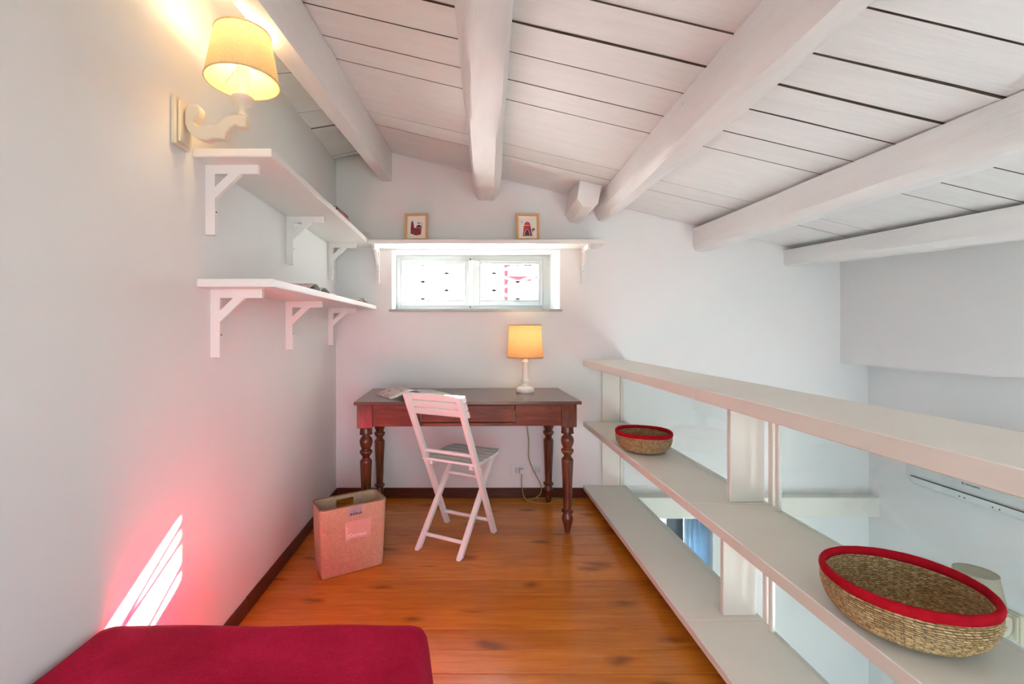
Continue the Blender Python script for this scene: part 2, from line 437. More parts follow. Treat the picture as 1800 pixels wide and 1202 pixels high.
def obj(name, bm, m, parent=None, smooth=None, loc=None):
    me = bpy.data.meshes.new(name)
    bmesh.ops.recalc_face_normals(bm, faces=bm.faces[:]) if smooth != 'keep' else None
    bm.to_mesh(me); bm.free()
    for x in (m if isinstance(m, (list, tuple)) else [m]):
        me.materials.append(M[x] if isinstance(x, str) else x)
    o = bpy.data.objects.new(name, me); C.objects.link(o)
    if smooth and smooth != 'keep':
        me.shade_smooth(); me.set_sharp_from_angle(angle=math.radians(smooth))
    if parent is not None: o.parent = parent
    if loc is not None: o.location = loc
    return o
def tag(o, label, cat, group=None):
    o['label'] = label; o['category'] = cat
    if group: o['group'] = group
    return o
def thing(name, label, cat, loc=(0, 0, 0), rotz=0.0, group=None):
    o = bpy.data.objects.new(name, None); C.objects.link(o)
    o.empty_display_size = 0.05
    o.location = loc; o.rotation_euler = (0, 0, rotz)
    return tag(o, label, cat, group)
def struct(o): o['kind'] = 'structure'; return o
def B(): return bmesh.new()
def bx(name, a, b, m, parent=None, bev=0.0):
    bm = B(); box(bm, a, b, bev); return obj(name, bm, m, parent)
def copy_tree(o, parent=None):
    c = o.copy(); C.objects.link(c)
    if parent is not None: c.parent = parent
    for ch in list(o.children): copy_tree(ch, c)
    return c
def text_mesh(body, size, m, parent, name='lettering', mat_world=None, depth=0.0004, clip_below=None, align='LEFT'):
    cu = bpy.data.curves.new(name, 'FONT'); cu.body = body; cu.size = size; cu.extrude = depth; cu.align_x = align
    tmp = bpy.data.objects.new('tmp_text', cu); C.objects.link(tmp)
    dg = bpy.context.evaluated_depsgraph_get()
    me = bpy.data.meshes.new_from_object(tmp.evaluated_get(dg))
    bpy.data.objects.remove(tmp); bpy.data.curves.remove(cu)
    bm = B(); bm.from_mesh(me); bpy.data.meshes.remove(me)
    if clip_below is not None:
        bmesh.ops.bisect_plane(bm, geom=bm.verts[:]+bm.edges[:]+bm.faces[:], plane_co=(0, clip_below, 0), plane_no=(0, -1, 0), clear_outer=True)
    if mat_world is not None: bmesh.ops.transform(bm, matrix=mat_world, verts=bm.verts)
    return obj(name, bm, m, parent)

# ------------------------------------------------------------------ dimensions of the place
WY = 3.22            # back wall
LX = -0.922          # left wall
RX = 2.846           # lower right wall
UX = 2.644           # upper right bulkhead
REAR = -1.6
LOW = -2.4           # lower storey floor
def zr(x, y): return 2.316 - 0.2386*x + 0.06*(max(y, 1.0)-3.22)      # right slope of the roof
def xridge(y): return -0.57 + 0.05*(max(y, 1.0)-3.22)
def zceil(x, y):
    xr = xridge(y)
    if x >= xr: return zr(x, y)
    t = (x-LX)/(xr-LX); return 2.375 + (zr(xr, y)-2.375)*t

# ------------------------------------------------------------------ structure: walls
bm = B(); box(bm, (LX-0.2, REAR-0.2, LOW), (LX, WY+0.25, 2.75))
struct(obj('wall_left', bm, 'plaster'))

WO = dict(x0=-0.527, x1=0.662, z0=1.333, z1=1.7475)      # window niche
DO = dict(x0=0.98, x1=1.743, z1=-0.15)                   # lower door opening
bm = B()
xs = [LX-0.2, WO['x0'], WO['x1'], DO['x0'], DO['x1'], RX+0.2]
zs = [LOW, DO['z1'], WO['z0'], WO['z1'], 2.75]
for i in range(5):
    for k in range(4):
        if (i == 1 and k == 2) or (i == 3 and k == 0): continue
        box(bm, (xs[i], WY, zs[k]), (xs[i+1], WY+0.25, zs[k+1]))
hexa(bm, [(0.662, WY+0.001, WO['z0']), (0.662, WY+0.25, WO['z0']), (0.622, WY+0.25, WO['z0']), (0.660, WY+0.001, WO['z0'])],
     [(0.662, WY+0.001, WO['z1']), (0.662, WY+0.25, WO['z1']), (0.622, WY+0.25, WO['z1']), (0.660, WY+0.001, WO['z1'])])
struct(obj('wall_back', bm, 'plaster'))

bm = B()
RT = dict(y0=-1.35, y1=0.60, z0=-2.2, z1=-0.50)           # tall window of the lower room, beside the photographer
box(bm, (RX, REAR-0.2, LOW), (RX+0.5, RT['y0'], 0.951)); box(bm, (RX, RT['y1'], LOW), (RX+0.5, WY, 0.951))
box(bm, (RX, RT['y0'], LOW), (RX+0.5, RT['y1'], RT['z0'])); box(bm, (RX, RT['y0'], RT['z1']), (RX+0.5, RT['y1'], 0.951))
box(bm, (UX, REAR-0.2, 0.951), (RX+0.5, WY, 2.0))
struct(obj('wall_right', bm, 'plaster_grey'))

RW = dict(x0=-0.88, x1=1.35, z0=0.05, z1=1.75)
RL = dict(x0=0.0, x1=2.7, z0=-2.3, z1=-0.95)
bm = B()
Y0, Y1 = REAR-0.2, REAR
box(bm, (LX, Y0, RW['z0']), (RW['x0'], Y1, 2.75)); box(bm, (RW['x1'], Y0, RW['z0']), (RX, Y1, 2.75))
box(bm, (RW['x0'], Y0, RW['z1']), (RW['x1'], Y1, 2.75))
box(bm, (LX, Y0, RL['z1']), (RX, Y1, RW['z0']))
box(bm, (LX, Y0, LOW), (RL['x0'], Y1, RL['z1'])); box(bm, (RL['x1'], Y0, LOW), (RX, Y1, RL['z1']))
box(bm, (RL['x0'], Y0, LOW), (RL['x1'], Y1, RL['z0']))
struct(obj('wall_rear', bm, 'plaster'))

# upper floor: slab with single boards, and the lower storey's floor
FLX = 1.13
bm = B(); box(bm, (LX, REAR, -0.14), (FLX, WY, -0.022))
floor = struct(obj('floor', bm, 'dark'))
bw = 0.118; y = WY-0.002
pm = None
while y > REAR+0.05:
    if pm is None:
        bm = B(); box(bm, (LX+0.004, -bw/2+0.0012, -0.022), (FLX-0.01, bw/2-0.0012, 0.0), 0.0014)
        p = obj('plank', bm, 'floor', floor); pm = p.data
    else:
        p = bpy.data.objects.new('plank', pm); C.objects.link(p); p.parent = floor
    p.location = (0, y-bw/2, random.uniform(-0.0006, 0.0))
    y -= bw
bm = B(); box(bm, (LX-0.2, REAR-0.2, LOW-0.1), (RX+0.2, 4.7, LOW))
struct(obj('floor_lower', bm, 'tile'))

# baseboards
bm = B(); box(bm, (LX+0.012, WY-0.012, 0.0005), (0.93, WY, 0.070), 0.003)
struct(obj('baseboard_back', bm, 'baseboard'))
bm = B(); box(bm, (LX, 1.9, 0.0005), (LX+0.012, WY, 0.068), 0.003)
struct(obj('baseboard_left', bm, 'baseboard'))
bm = B(); box(bm, (LX, REAR, 0.0005), (LX+0.013, 1.899, 0.066), 0.003)
struct(obj('baseboard_left', bm, 'baseboard'))

# ceiling: dark backing with single painted boards under it
bm = B()
ys = [REAR-0.2, 1.0, WY+0.25]
for ya, yb in zip(ys, ys[1:]):
    for lo, hi in ((lambda q: LX-0.2, xridge), (xridge, lambda q: RX+0.2)):
        q = [bm.verts.new((fx(yy), yy, (zr(fx(yy), yy) if fx(yy) >= xridge(yy)-1e-6 else 2.375)+0.032)) for fx, yy in ((lo, ya), (hi, ya), (hi, yb), (lo, yb))]
        q2 = [bm.verts.new((v.co.x, v.co.y, v.co.z+0.12)) for v in q]
        bm.faces.new(q[::-1]); bm.faces.new(q2)
        for i in range(4): bm.faces.new((q[i], q[(i+1) % 4], q2[(i+1) % 4], q2[i]))
ceiling = struct(obj('ceiling', bm, 'dark'))
joints = [3.215, 3.155, 2.934, 2.737, 2.535, 2.352, 2.167, 2.016, 1.832, 1.646, 1.461, 1.285, 1.095, 0.90]
while joints[-1] > REAR+0.05: joints.append(joints[-1]-0.19)
GAPS = [0.0006, 0.0005, 0.0012, 0.0007, 0.0007, 0.0022, 0.0013, 0.0007, 0.0008, 0.0028, 0.0022, 0.0026, 0.0026, 0.003]
def ceiling_plank(ya, yb, ga, gb, side, seed):
    """one roof board seen from below, with wavy sawn edges"""
    bm = B(); n = 18
    off = random.uniform(-0.002, 0.002); tilt = random.uniform(-0.0035, 0.0035)
    ym = (ya+yb)/2
    cols = []
    for i in range(n+1):
        t = i/n
        row = []
        for yy, g, s in ((ya, ga, 1), (yb, gb, -1)):
            xa, xb = (xridge(yy), UX+0.03) if side else (LX-0.004, xridge(yy))
            x = xa+(xb-xa)*t
            w = noise.noise(Vector((x*2.6, yy*7.0, 3.1)))*0.0035 + noise.noise(Vector((x*9, yy*7, 8.1)))*0.0012
            w = w*(0.4+min(1.2, g*250)) * 1.0
            gg = g*(1.0+1.5*noise.noise(Vector((x*2.1, yy*5, seed))))
            yv = yy + (w*0.5) + s*max(0.00015, gg)
            z = zceil(x, yy) + off + tilt*s
            row += [(x, yv, z), (x, yv, z+0.024)]
        cols.append([bm.verts.new(p) for p in row])
    for A, Bq in zip(cols, cols[1:]):
        bm.faces.new((A[0], Bq[0], Bq[2], A[2])); bm.faces.new((A[1], A[3], Bq[3], Bq[1]))
        bm.faces.new((A[0], A[1], Bq[1], Bq[0])).material_index = 1; bm.faces.new((A[2], Bq[2], Bq[3], A[3])).material_index = 1
    for c in (cols[0], cols[-1]): bm.faces.new((c[0], c[2], c[3], c[1]))
    obj('plank', bm, ['ceil_wood', 'raw_wood'], ceiling)
for i in range(len(joints)-1):
    g0 = GAPS[i] if i < len(GAPS) else 0.003; g1 = GAPS[i+1] if i+1 < len(GAPS) else 0.003
    ceiling_plank(joints[i+1], joints[i], g1, g0, 1, i*1.7)
    ceiling_plank(joints[i+1]-0.04, joints[i]-0.04, g1*0.7, g0*0.7, 0, i*2.3+40)

# ------------------------------------------------------------------ beams
def beam(label, xa, xb, wa, wb, ha, hb, ya=WY+0.1, yb=REAR, gap_a=0.002, gap_b=0.002, prof=None, rough=0.004, seed=0.0, centre=False):
    """xa: left contact edge at the wall, xb: at y=1.3 (then straight on); w, h at the two ends"""
    prof = prof or [(-0.5, 0.0), (-0.5, 0.35), (-0.48, 0.66), (-0.40, 0.86), (-0.26, 0.985), (0.0, 1.0), (0.26, 0.985), (0.40, 0.86), (0.48, 0.66), (0.5, 0.35), (0.5, 0.0)]
    bm = B(); n = 40; rings = []
    for i in range(n+1):
        y = ya+(yb-ya)*i/n
        t = (WY-y)/(WY-1.3)
        tc = max(0.0, min(1.6, t))
        x0 = xa+(xb-xa)*t; w = wa+(wb-wa)*tc; h = ha+(hb-ha)*tc; g = max(0.002, gap_a+(gap_b-gap_a)*tc)
        xc = x0+w/2
        ring = []
        for k, (l, d) in enumerate(prof):
            j = noise.noise(Vector((y*1.3, k*0.9, seed)))*rough*1.6 + noise.noise(Vector((y*4.2, k*1.7, seed+5)))*rough*0.6
            x = xc+l*w*(1+j/w)
            if d == 0.0: z = zceil(x, y)-g
            else: z = zceil(xc, y)-g-d*h*(1+j/h)
            ring.append(bm.verts.new((x, y, z)))
        rings.append(ring)
    m_ = len(prof)
    for A, Bq in zip(rings, rings[1:]):
        for k in range(m_): bm.faces.new((A[k], A[(k+1) % m_], Bq[(k+1) % m_], Bq[k]))
    bm.faces.new(rings[0]); bm.faces.new(rings[-1][::-1])
    o = obj('ceiling_beam', bm, 'beam_wood', None, smooth=38)
    return tag(o, label, 'beam', 'white painted ceiling beams')
SQ = [(-0.5, 0.0), (-0.5, 0.5), (-0.5, 0.96), (-0.46, 1.0), (0.0, 1.0), (0.46, 1.0), (0.5, 0.96), (0.5, 0.5), (0.5, 0.0)]
CH = [(-0.5, 0.0), (-0.5, 0.4), (-0.49, 0.74), (-0.38, 0.93), (-0.27, 1.0), (0.0, 1.0), (0.27, 1.0), (0.38, 0.93), (0.49, 0.74), (0.5, 0.4), (0.5, 0.0)]
beam('white square-edged ridge beam beside the lit wall lamp', -0.600, -0.690, 0.072, 0.088, 0.215, 0.215, prof=SQ, rough=0.003, seed=1)
beam('thick white beam running above the desk chair and small window', 0.048, -0.030, 0.185, 0.16, 0.180, 0.175, prof=CH, rough=0.008, seed=12)
beam('rounded white log beam right beside the short beam stub', 0.905, 0.755, 0.135, 0.145, 0.128, 0.135, rough=0.009, seed=23)
beam('white rough-hewn beam, second from the right wall', 1.600, 1.515, 0.135, 0.145, 0.145, 0.130, gap_a=0.035, gap_b=0.006, prof=CH, rough=0.010, seed=34)
beam('cream cracked beam nearest the right wall', 2.242, 2.215, 0.110, 0.125, 0.095, 0.120, gap_a=0.035, gap_b=0.012, prof=CH, rough=0.009, seed=45)
# short stub beside the log beam
bm = B()
prof = [(0.712, None), (0.694, 2.01), (0.730, 1.957), (0.795, 1.950), (0.824, 1.975), (0.846, None)]
rings = []
for yy, dz in ((2.85, 0.0), (2.95, -0.003), (3.1, -0.010), (WY+0.1, -0.018)):
    rings.append([bm.verts.new((x, yy, (zceil(x, yy)-0.003) if z is None else z+dz)) for x, z in prof])
for A, Bq in zip(rings, rings[1:]):
    for k in range(6): bm.faces.new((A[k], A[(k+1) % 6], Bq[(k+1) % 6], Bq[k]))
bm.faces.new(rings[0]); bm.faces.new(rings[-1][::-1])
bmesh.ops.bevel(bm, geom=[e_ for e_ in bm.edges if len(e_.link_faces) == 2 and e_.calc_face_angle(0) > 0.3], offset=0.004, segments=2, affect='EDGES')
tag(obj('beam_stub', bm, 'beam_wood', None, smooth=38), 'short chamfered beam end sticking out of the back wall', 'beam')

# ------------------------------------------------------------------ window in the back wall
win = bpy.data.objects.new('window_1', None); C.objects.link(win); struct(win)
win.location = (0, 3.43, 1.345)
def wbox(name, a, b, m, parent, bev=0.002):
    bm = B(); box(bm, a, b, bev); return obj(name, bm, m, parent)
fz = 0.400
bm = B()
box(bm, (-0.525, 0.0, -0.01), (-0.492, 0.06, fz), 0.002); box(bm, (0.575, 0.0, -0.01), (0.632, 0.06, fz), 0.002)
box(bm, (-0.492, 0.0, 0.362), (0.575, 0.06, fz), 0.002); box(bm, (-0.492, 0.0, -0.01), (0.575, 0.06, 0.022), 0.002)
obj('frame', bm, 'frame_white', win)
def sash(x0, x1, px0, px1):
    bm = B()
    z0, z1, pz0, pz1 = 0.022, 0.362, 0.058, 0.342
    f = -0.012
    box(bm, (x0, f, z0), (px0, 0.04, z1), 0.003); box(bm, (px1, f, z0), (x1, 0.04, z1), 0.003)
    box(bm, (px0, f, z0), (px1, 0.04, pz0), 0.003); box(bm, (px0, f, pz1), (px1, 0.04, z1), 0.003)
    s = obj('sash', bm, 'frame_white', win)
    wbox('pane', (px0+0.0005, 0.012, pz0+0.0005), (px1-0.0005, 0.018, pz1-0.0005), 'glass', s, 0)
    bm = B()
    for a, b in (((px0, f-0.004, pz0), (px0+0.008, 0.011, pz1)), ((px1-0.008, f-0.004, pz0), (px1, 0.011, pz1)),
                 ((px0+0.008, f-0.004, pz0), (px1-0.008, 0.011, pz0+0.008)), ((px0+0.008, f-0.004, pz1-0.008), (px1-0.008, 0.011, pz1))):
        box(bm, a, b, 0.002)
    obj('glazing_bead', bm, 'frame_white', s)
    return s
sash(-0.490, 0.042, -0.468, -0.006)
s2 = sash(0.044, 0.574, 0.100, 0.548)
bm = B(); box(bm, (0.018, -0.030, 0.03), (0.040, -0.012, 0.355), 0.002); obj('astragal', bm, 'frame_white', win)
bm = B(); tube(bm, [(0.029, -0.036, 0.06), (0.029, -0.036, 0.325)], 0.004); box(bm, (0.016, -0.040, 0.175), (0.042, -0.030, 0.225), 0.003)
tube(bm, [(0.029, -0.040, 0.200), (0.029, -0.062, 0.200), (0.029, -0.066, 0.165)], 0.006)
h = obj('handle', bm, 'plastic_grey', win, smooth=40); h['label'] = 'grey metal espagnolette handle between the sashes'
for z in (0.012, 0.372):
    bm = B(); box(bm, (0.024, -0.006, z-0.005), (0.034, 0.0, z+0.005), 0.001); obj('bolt_keeper', bm, 'screw', win)
for x in (-0.497, 0.580):
    for z in (0.09, 0.29):
        bm = B(); tube(bm, [(x, -0.006, z-0.03), (x, -0.006, z+0.03)], 0.006); obj('hinge', bm, 'frame_white', win, smooth=40)
bm = B(); box(bm, (-0.548, -0.225, -0.030), (0.676, -0.0, -0.0125), 0.003)
obj('sill', bm, 'stone', win)

# two windows behind the photographer (daylight for the rest of the house)
def plain_window(name, d, nx):
    w = bpy.data.objects.new(name, None); C.objects.link(w); struct(w); w.location = (0, REAR-0.12, 0)
    bm = B(); t_ = 0.05
    box(bm, (d['x0'], 0, d['z0']), (d['x0']+t_, 0.06, d['z1'])); box(bm, (d['x1']-t_, 0, d['z0']), (d['x1'], 0.06, d['z1']))
    box(bm, (d['x0']+t_, 0, d['z0']), (d['x1']-t_, 0.06, d['z0']+t_)); box(bm, (d['x0']+t_, 0, d['z1']-t_), (d['x1']-t_, 0.06, d['z1']))
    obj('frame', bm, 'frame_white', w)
    step = (d['x1']-d['x0']-2*t_)/nx
    for i in range(nx):
        xa = d['x0']+t_+i*step
        if i: wbox('mullion', (xa-0.03, 0.0, d['z0']+t_), (xa+0.03, 0.06, d['z1']-t_), 'frame_white', w)
        wbox('pane', (xa+0.03, 0.027, d['z0']+t_), (xa+step-0.03, 0.033, d['z1']-t_), 'glass', w, 0)
w4 = bpy.data.objects.new('window_4', None); C.objects.link(w4); struct(w4); w4.location = (RX+0.35, 0, 0)
bm = B()
for a, b in (((0, RT['y0'], RT['z0']), (0.06, RT['y0']+0.05, RT['z1'])), ((0, RT['y1']-0.05, RT['z0']), (0.06, RT['y1'], RT['z1'])), ((0, RT['y0']+0.05, RT['z0']), (0.06, RT['y1']-0.05, RT['z0']+0.05)), ((0, RT['y0']+0.05, RT['z1']-0.05), (0.06, RT['y1']-0.05, RT['z1']))): box(bm, a, b)
obj('frame', bm, 'frame_white', w4)
wbox('mullion', (0, -0.28, RT['z0']+0.05), (0.06, -0.22, RT['z1']-0.05), 'frame_white', w4)
for ya, yb in ((RT['y0']+0.05, -0.28), (-0.22, RT['y1']-0.05)): wbox('pane', (0.027, ya, RT['z0']+0.05), (0.033, yb, RT['z1']-0.05), 'glass', w4, 0)
plain_window('window_2', RW, 2)
plain_window('window_3', RL, 2)

# outside: white lattice grille, terrace, red gate frame
gr = thing('security_grille', 'white diamond lattice grille outside the small window', 'grille', (0.030, 3.60, 1.545))
def slat(p, q):
    bm = B(); d = (Vector(q)-Vector(p)).normalized(); nrm = Vector((-d.z, 0, d.x))*0.010
    pts = [Vector(p)+nrm, Vector(p)-nrm, Vector(q)-nrm, Vector(q)+nrm]
    hexa(bm, [(v.x, -0.002, v.z) for v in pts], [(v.x, 0.002, v.z) for v in pts])
    return obj('bar', bm, 'grille', gr)
m_ = 0.36; hw, hh = 0.540, 0.24
for sgn in (1, -1):
    for i in range(-4, 5):
        c = i*0.135+0.02
        x0, x1 = -hw, hw
        z0, z1 = c+sgn*m_*x0, c+sgn*m_*x1
        def clip(x, z, xo, zo):
            if z > hh: return (x+(hh-z)/(sgn*m_), hh)
            if z < -hh: return (x+(-hh-z)/(sgn*m_), -hh)
            return (x, z)
        a = clip(x0, z0, 0, 0); b_ = clip(x1, z1, 0, 0)
        if b_[0]-a[0] > 0.1: slat((a[0], 0, a[1]), (b_[0], 0, b_[1]))
for z in (-hh, hh):
    bm = B(); box(bm, (-hw, -0.008, z-0.01), (hw, 0.008, z+0.01)); obj('rail', bm, 'grille', gr)
for x in (-hw, hw):
    bm = B(); box(bm, (x-0.01, -0.13, -0.05), (x+0.01, 0.008, -0.03)); obj('fixing_arm', bm, 'grille', gr)
for sx, lab in ((-0.565, 'white outer shutter swung open left of the small window'), (0.600, 'white outer shutter swung open right of the small window')):
    sh = thing('window_shutter', lab, 'shutter', (sx, WY+0.255, 1.30), 0, 'outer window shutters')
    for a, b in (((-0.014, 0.0, 0.0), (0.014, 0.05, 0.47)), ((-0.014, 0.58, 0.0), (0.014, 0.63, 0.47)), ((-0.014, 0.05, 0.0), (0.014, 0.58, 0.05)), ((-0.014, 0.05, 0.42), (0.014, 0.58, 0.47))):
        bm = B(); box(bm, a, b, 0.002); obj('frame_bar', bm, 'grille', sh)
    for k in range(9):
        bm = B(); z = 0.055+k*0.041
        hexa(bm, [(-0.010, 0.05, z), (0.006, 0.05, z+0.030), (0.011, 0.05, z+0.028), (-0.005, 0.05, z-0.002)], [(-0.010, 0.58, z), (0.006, 0.58, z+0.030), (0.011, 0.58, z+0.028), (-0.005, 0.58, z-0.002)])
        obj('louvre', bm, 'grille', sh)
bm = B(); box(bm, (-9, 4.7, LOW-0.1), (9, 15, 0.72)); struct(obj('terrace', bm, 'terrace'))
bm = B(); box(bm, (-9, 4.64, LOW), (9, 4.7, 0.72)); struct(obj('wall_courtyard', bm, 'plaster'))
bm = B(); box(bm, (1.33, 7.3, 0.72), (1.95, 7.55, 3.95)); struct(obj('wall_sun_block', bm, 'plaster'))  # unseen wall, added to keep the sun off the bed's right side
rg = thing('gate_frame', 'red metal gate frame seen through the right window pane', 'gate', (0.61, 7.0, 0.72))
for x in (0.0, 0.62):
    bm = B(); box(bm, (x-0.028, -0.028, 0), (x+0.028, 0.028, 1.52), 0.004); obj('post', bm, 'red_metal', rg)
for z, hgt in ((1.22, 0.075), (1.45, 0.06)):
    bm = B(); box(bm, (0.028, -0.02, z), (0.592, 0.02, z+hgt), 0.004); obj('rail', bm, 'red_metal', rg)

# ------------------------------------------------------------------ lower storey: ledge, glazed door, curtain
bm = B(); box(bm, (FLX, WY-0.088, -0.103), (RX, WY, 0.030), 0.003)
struct(obj('trim_1', bm, 'divider'))
dr = bpy.data.objects.new('door_1', None); C.objects.link(dr); struct(dr); dr.location = (0, WY+0.12, LOW)
dh = DO['z1']-LOW
bm = B(); box(bm, (DO['x0'], 0, 0), (DO['x0']+0.06, 0.08, dh)); box(bm, (DO['x1']-0.04, 0, 0), (DO['x1'], 0.08, dh)); box(bm, (DO['x0']+0.06, 0, dh-0.025), (DO['x1']-0.04, 0.08, dh))
obj('frame', bm, 'frame_white', dr)
bm = B(); box(bm, (1.475, 0.01, 0.01), (1.598, 0.07, dh-0.03), 0.004)
st = obj('door_stile', bm, 'door_dark', dr); st['label'] = 'dark blue-grey door stile'
bm = B(); box(bm, (1.042, 0.037, 0.02), (1.473, 0.043, dh-0.03)); obj('pane', bm, 'glass', dr)
bm = B(); box(bm, (1.600, 0.037, 0.02), (1.700, 0.043, dh-0.03)); obj('pane', bm, 'glass', dr)
bm = B(); n = 48; prev = None
for i in range(n+1):
    x = 1.567+0.171*i/n; yv = WY+0.05+0.016*math.sin(i*0.85)+0.006*math.sin(i*2.3)
    col = [bm.verts.new((x, yv+0.004*math.sin(i+k), z)) for k, z in enumerate((LOW+0.03, -1.6, -0.9, -0.5, -0.17))]
    if prev:
        for a, b_, c, d in zip(prev, prev[1:], col[1:], col): bm.faces.new((a, d, c, b_))
    prev = col
cu = obj('curtain', bm, 'curtain', None, smooth=60)
tag(cu, 'sheer pale blue curtain in the lower doorway behind the glass', 'curtain')
sm = cu.modifiers.new('thickness', 'SOLIDIFY'); sm.thickness = 0.0015

# ------------------------------------------------------------------ low shelving divider with glass back
def shelf_unit(label, ys, yb, near):
    """ys: front (camera-side) ends of bottom / middle / top board; yb: far end"""
    u = thing('shelving_divider', label, 'shelf unit', (0.96, (ys[1]+yb)/2, 0.0), 0, 'low white shelving divider with glass back')
    ox, oy = 0.96, (ys[1]+yb)/2
    def part(name, a, b, m='divider', bev=0.0025):
        bm = B(); box(bm, (a[0]-ox, a[1]-oy, a[2]), (b[0]-ox, b[1]-oy, b[2]), bev); return obj(name, bm, m, u)
    g = 0.0015
    part('shelf_board', (0.825, ys[0]+g, 0.058), (1.125, yb-g, 0.089))
    part('shelf_board', (0.825, ys[1]+g, 0.503), (1.125, yb-g, 0.540))
    part('shelf_board', (0.825, ys[2]+g, 0.930), (1.125, yb-g, 0.975))
    return u, part
u, part = shelf_unit('far bay of the low white divider, touching the back wall', (1.714, 1.682, 1.650), WY, False)
part('end_panel', (0.955, WY-0.016, 0.0895), (1.082, WY-0.001, 0.5025)); part('end_panel', (0.955, WY-0.016, 0.5405), (1.082, WY-0.001, 0.9295))
part('glazing_strip', (1.0825, WY-0.022, 0.0895), (1.108, WY-0.001, 0.5025)); part('glazing_strip', (1.0825, WY-0.022, 0.5405), (1.108, WY-0.001, 0.9295))
part('upright_panel', (0.983, 1.742, 0.0895), (1.112, 1.764, 0.5025)); part('upright_panel', (0.983, 1.697, 0.5405), (1.112, 1.719, 0.9295))
part('glass_pane', (1.090, 1.766, 0.0895), (1.096, WY-0.023, 0.5025), 'glass_green', 0); part('glass_pane', (1.090, 1.721, 0.5405), (1.096, WY-0.023, 0.9295), 'glass_green', 0)
part('plinth', (0.985, 1.75, 0.0005), (1.105, WY-0.02, 0.0575))
u, part = shelf_unit('near bay of the low white divider, holding the nearer basket', (-0.55, -0.55, -0.55), 1.650, True)
for o in [c for c in u.children]:                       # the seams step back slightly from board to board
    z = sum(v.co.z for v in o.data.vertices)/len(o.data.vertices)
    far = max(v.co.y for v in o.data.vertices)
    add = 0.064 if z < 0.2 else 0.032 if z < 0.7 else 0.0
    for v in o.data.vertices:
        if v.co.y > far-0.01: v.co.y += add
part('upright_panel', (0.983, -0.548, 0.0895), (1.112, -0.526, 0.5025)); part('upright_panel', (0.983, -0.548, 0.5405), (1.112, -0.526, 0.9295))
part('glazing_strip', (1.1125, 1.690, 0.0895), (1.124, 1.712, 0.5025)); part('glazing_strip', (1.1125, 1.655, 0.5405), (1.124, 1.680, 0.9295))
part('glazing_strip', (1.100, 1.640, 0.0895), (1.114, 1.660, 0.5025)); part('glazing_strip', (1.100, 1.605, 0.5405), (1.114, 1.625, 0.9295))
part('glass_pane', (1.104, -0.52, 0.0895), (1.110, 1.638, 0.5025), 'glass_green', 0); part('glass_pane', (1.104, -0.52, 0.5405), (1.110, 1.603, 0.9295), 'glass_green', 0)
part('plinth', (0.985, -0.5, 0.0005), (1.105, 1.74, 0.0575))

# ------------------------------------------------------------------ wall shelves and brackets
def bracket_mesh(bm, reach=0.186, drop=0.246, th=0.018):
    """flat sawn bracket in local x (out of the wall) and z (down from 0), thickness along y"""
    w = 0.034
    prism(bm, [(0.0, -drop), (w, -drop), (w, 0.0), (0.0, 0.0)], 'y', -th/2, th/2)
    prism(bm, [(w, -0.032), (reach, -0.032), (reach, 0.0), (w, 0.0)], 'y', -th/2, th/2)
    prism(bm, [(w, -0.118), (w, -0.078), (0.082, -0.032), (0.124, -0.032)], 'y', -th/2, th/2)
_br = B(); bracket_mesh(_br)
br_me = bpy.data.meshes.new('bracket'); bmesh.ops.recalc_face_normals(_br, faces=_br.faces[:]); _br.to_mesh(br_me); _br.free(); br_me.materials.append(M['shelf_white'])
_b2 = B(); tube(_b2, [(0.034, 0, -0.165), (0.0356, 0, -0.165)], 0.0028)
sc_me = bpy.data.meshes.new('screw'); _b2.to_mesh(sc_me); _b2.free(); sc_me.materials.append(M['screw'])
def bracket(parent, loc, rz=0.0):
    o = bpy.data.objects.new('bracket', br_me); C.objects.link(o); o.parent = parent; o.location = loc; o.rotation_euler = (0, 0, rz)
    s = bpy.data.objects.new('screw', sc_me); C.objects.link(s); s.parent = o
    return o
def wall_shelf(name, label, outline, z0, z1, m='shelf_white'):
    cx = sum(p[0] for p in outline)/len(outline); cy = sum(p[1] for p in outline)/len(outline)
    t_ = thing(name, label, 'shelf', (cx, cy, z0))
    bm = B(); prism(bm, [(p[0]-cx, p[1]-cy) for p in outline], 'z', 0, z1-z0)
    bmesh.ops.bevel(bm, geom=bm.edges[:], offset=0.0025, segments=2, affect='EDGES')
    obj('board', bm, m, t_)
    return t_, cx, cy
t_, cx, cy = wall_shelf('wall_shelf', 'upper white shelf on the left wall under the lamp', [(LX+0.0005, 1.53), (-0.656, 1.53), (-0.656, WY-0.0005), (LX+0.0005, WY-0.0005)], 1.765, 1.793)
for yb in (1.614, 2.34, 3.035): bracket(t_, (LX+0.0005-cx, yb-cy, -0.0005))
t_, cx, cy = wall_shelf('wall_shelf', 'lower white shelf on the left wall with open magazines on it', [(LX+0.0005, 1.553), (-0.658, 1.553), (-0.636, WY-0.0005), (LX+0.0005, WY-0.0005)], 1.330, 1.357)
for yb in (1.646, 2.327, 3.035): bracket(t_, (LX+0.0005-cx, yb-cy, -0.0005))
t_, cx, cy = wall_shelf('wall_shelf', 'white shelf above the window holding two small framed pictures', [(-0.655, 3.02), (0.929, 3.02), (0.929, WY-0.0005), (-0.655, WY-0.0005)], 1.758, 1.785)
for xb in (-0.622, 0.818): bracket(t_, (xb-cx, WY-0.0005-cy, -0.0005), -PI/2)

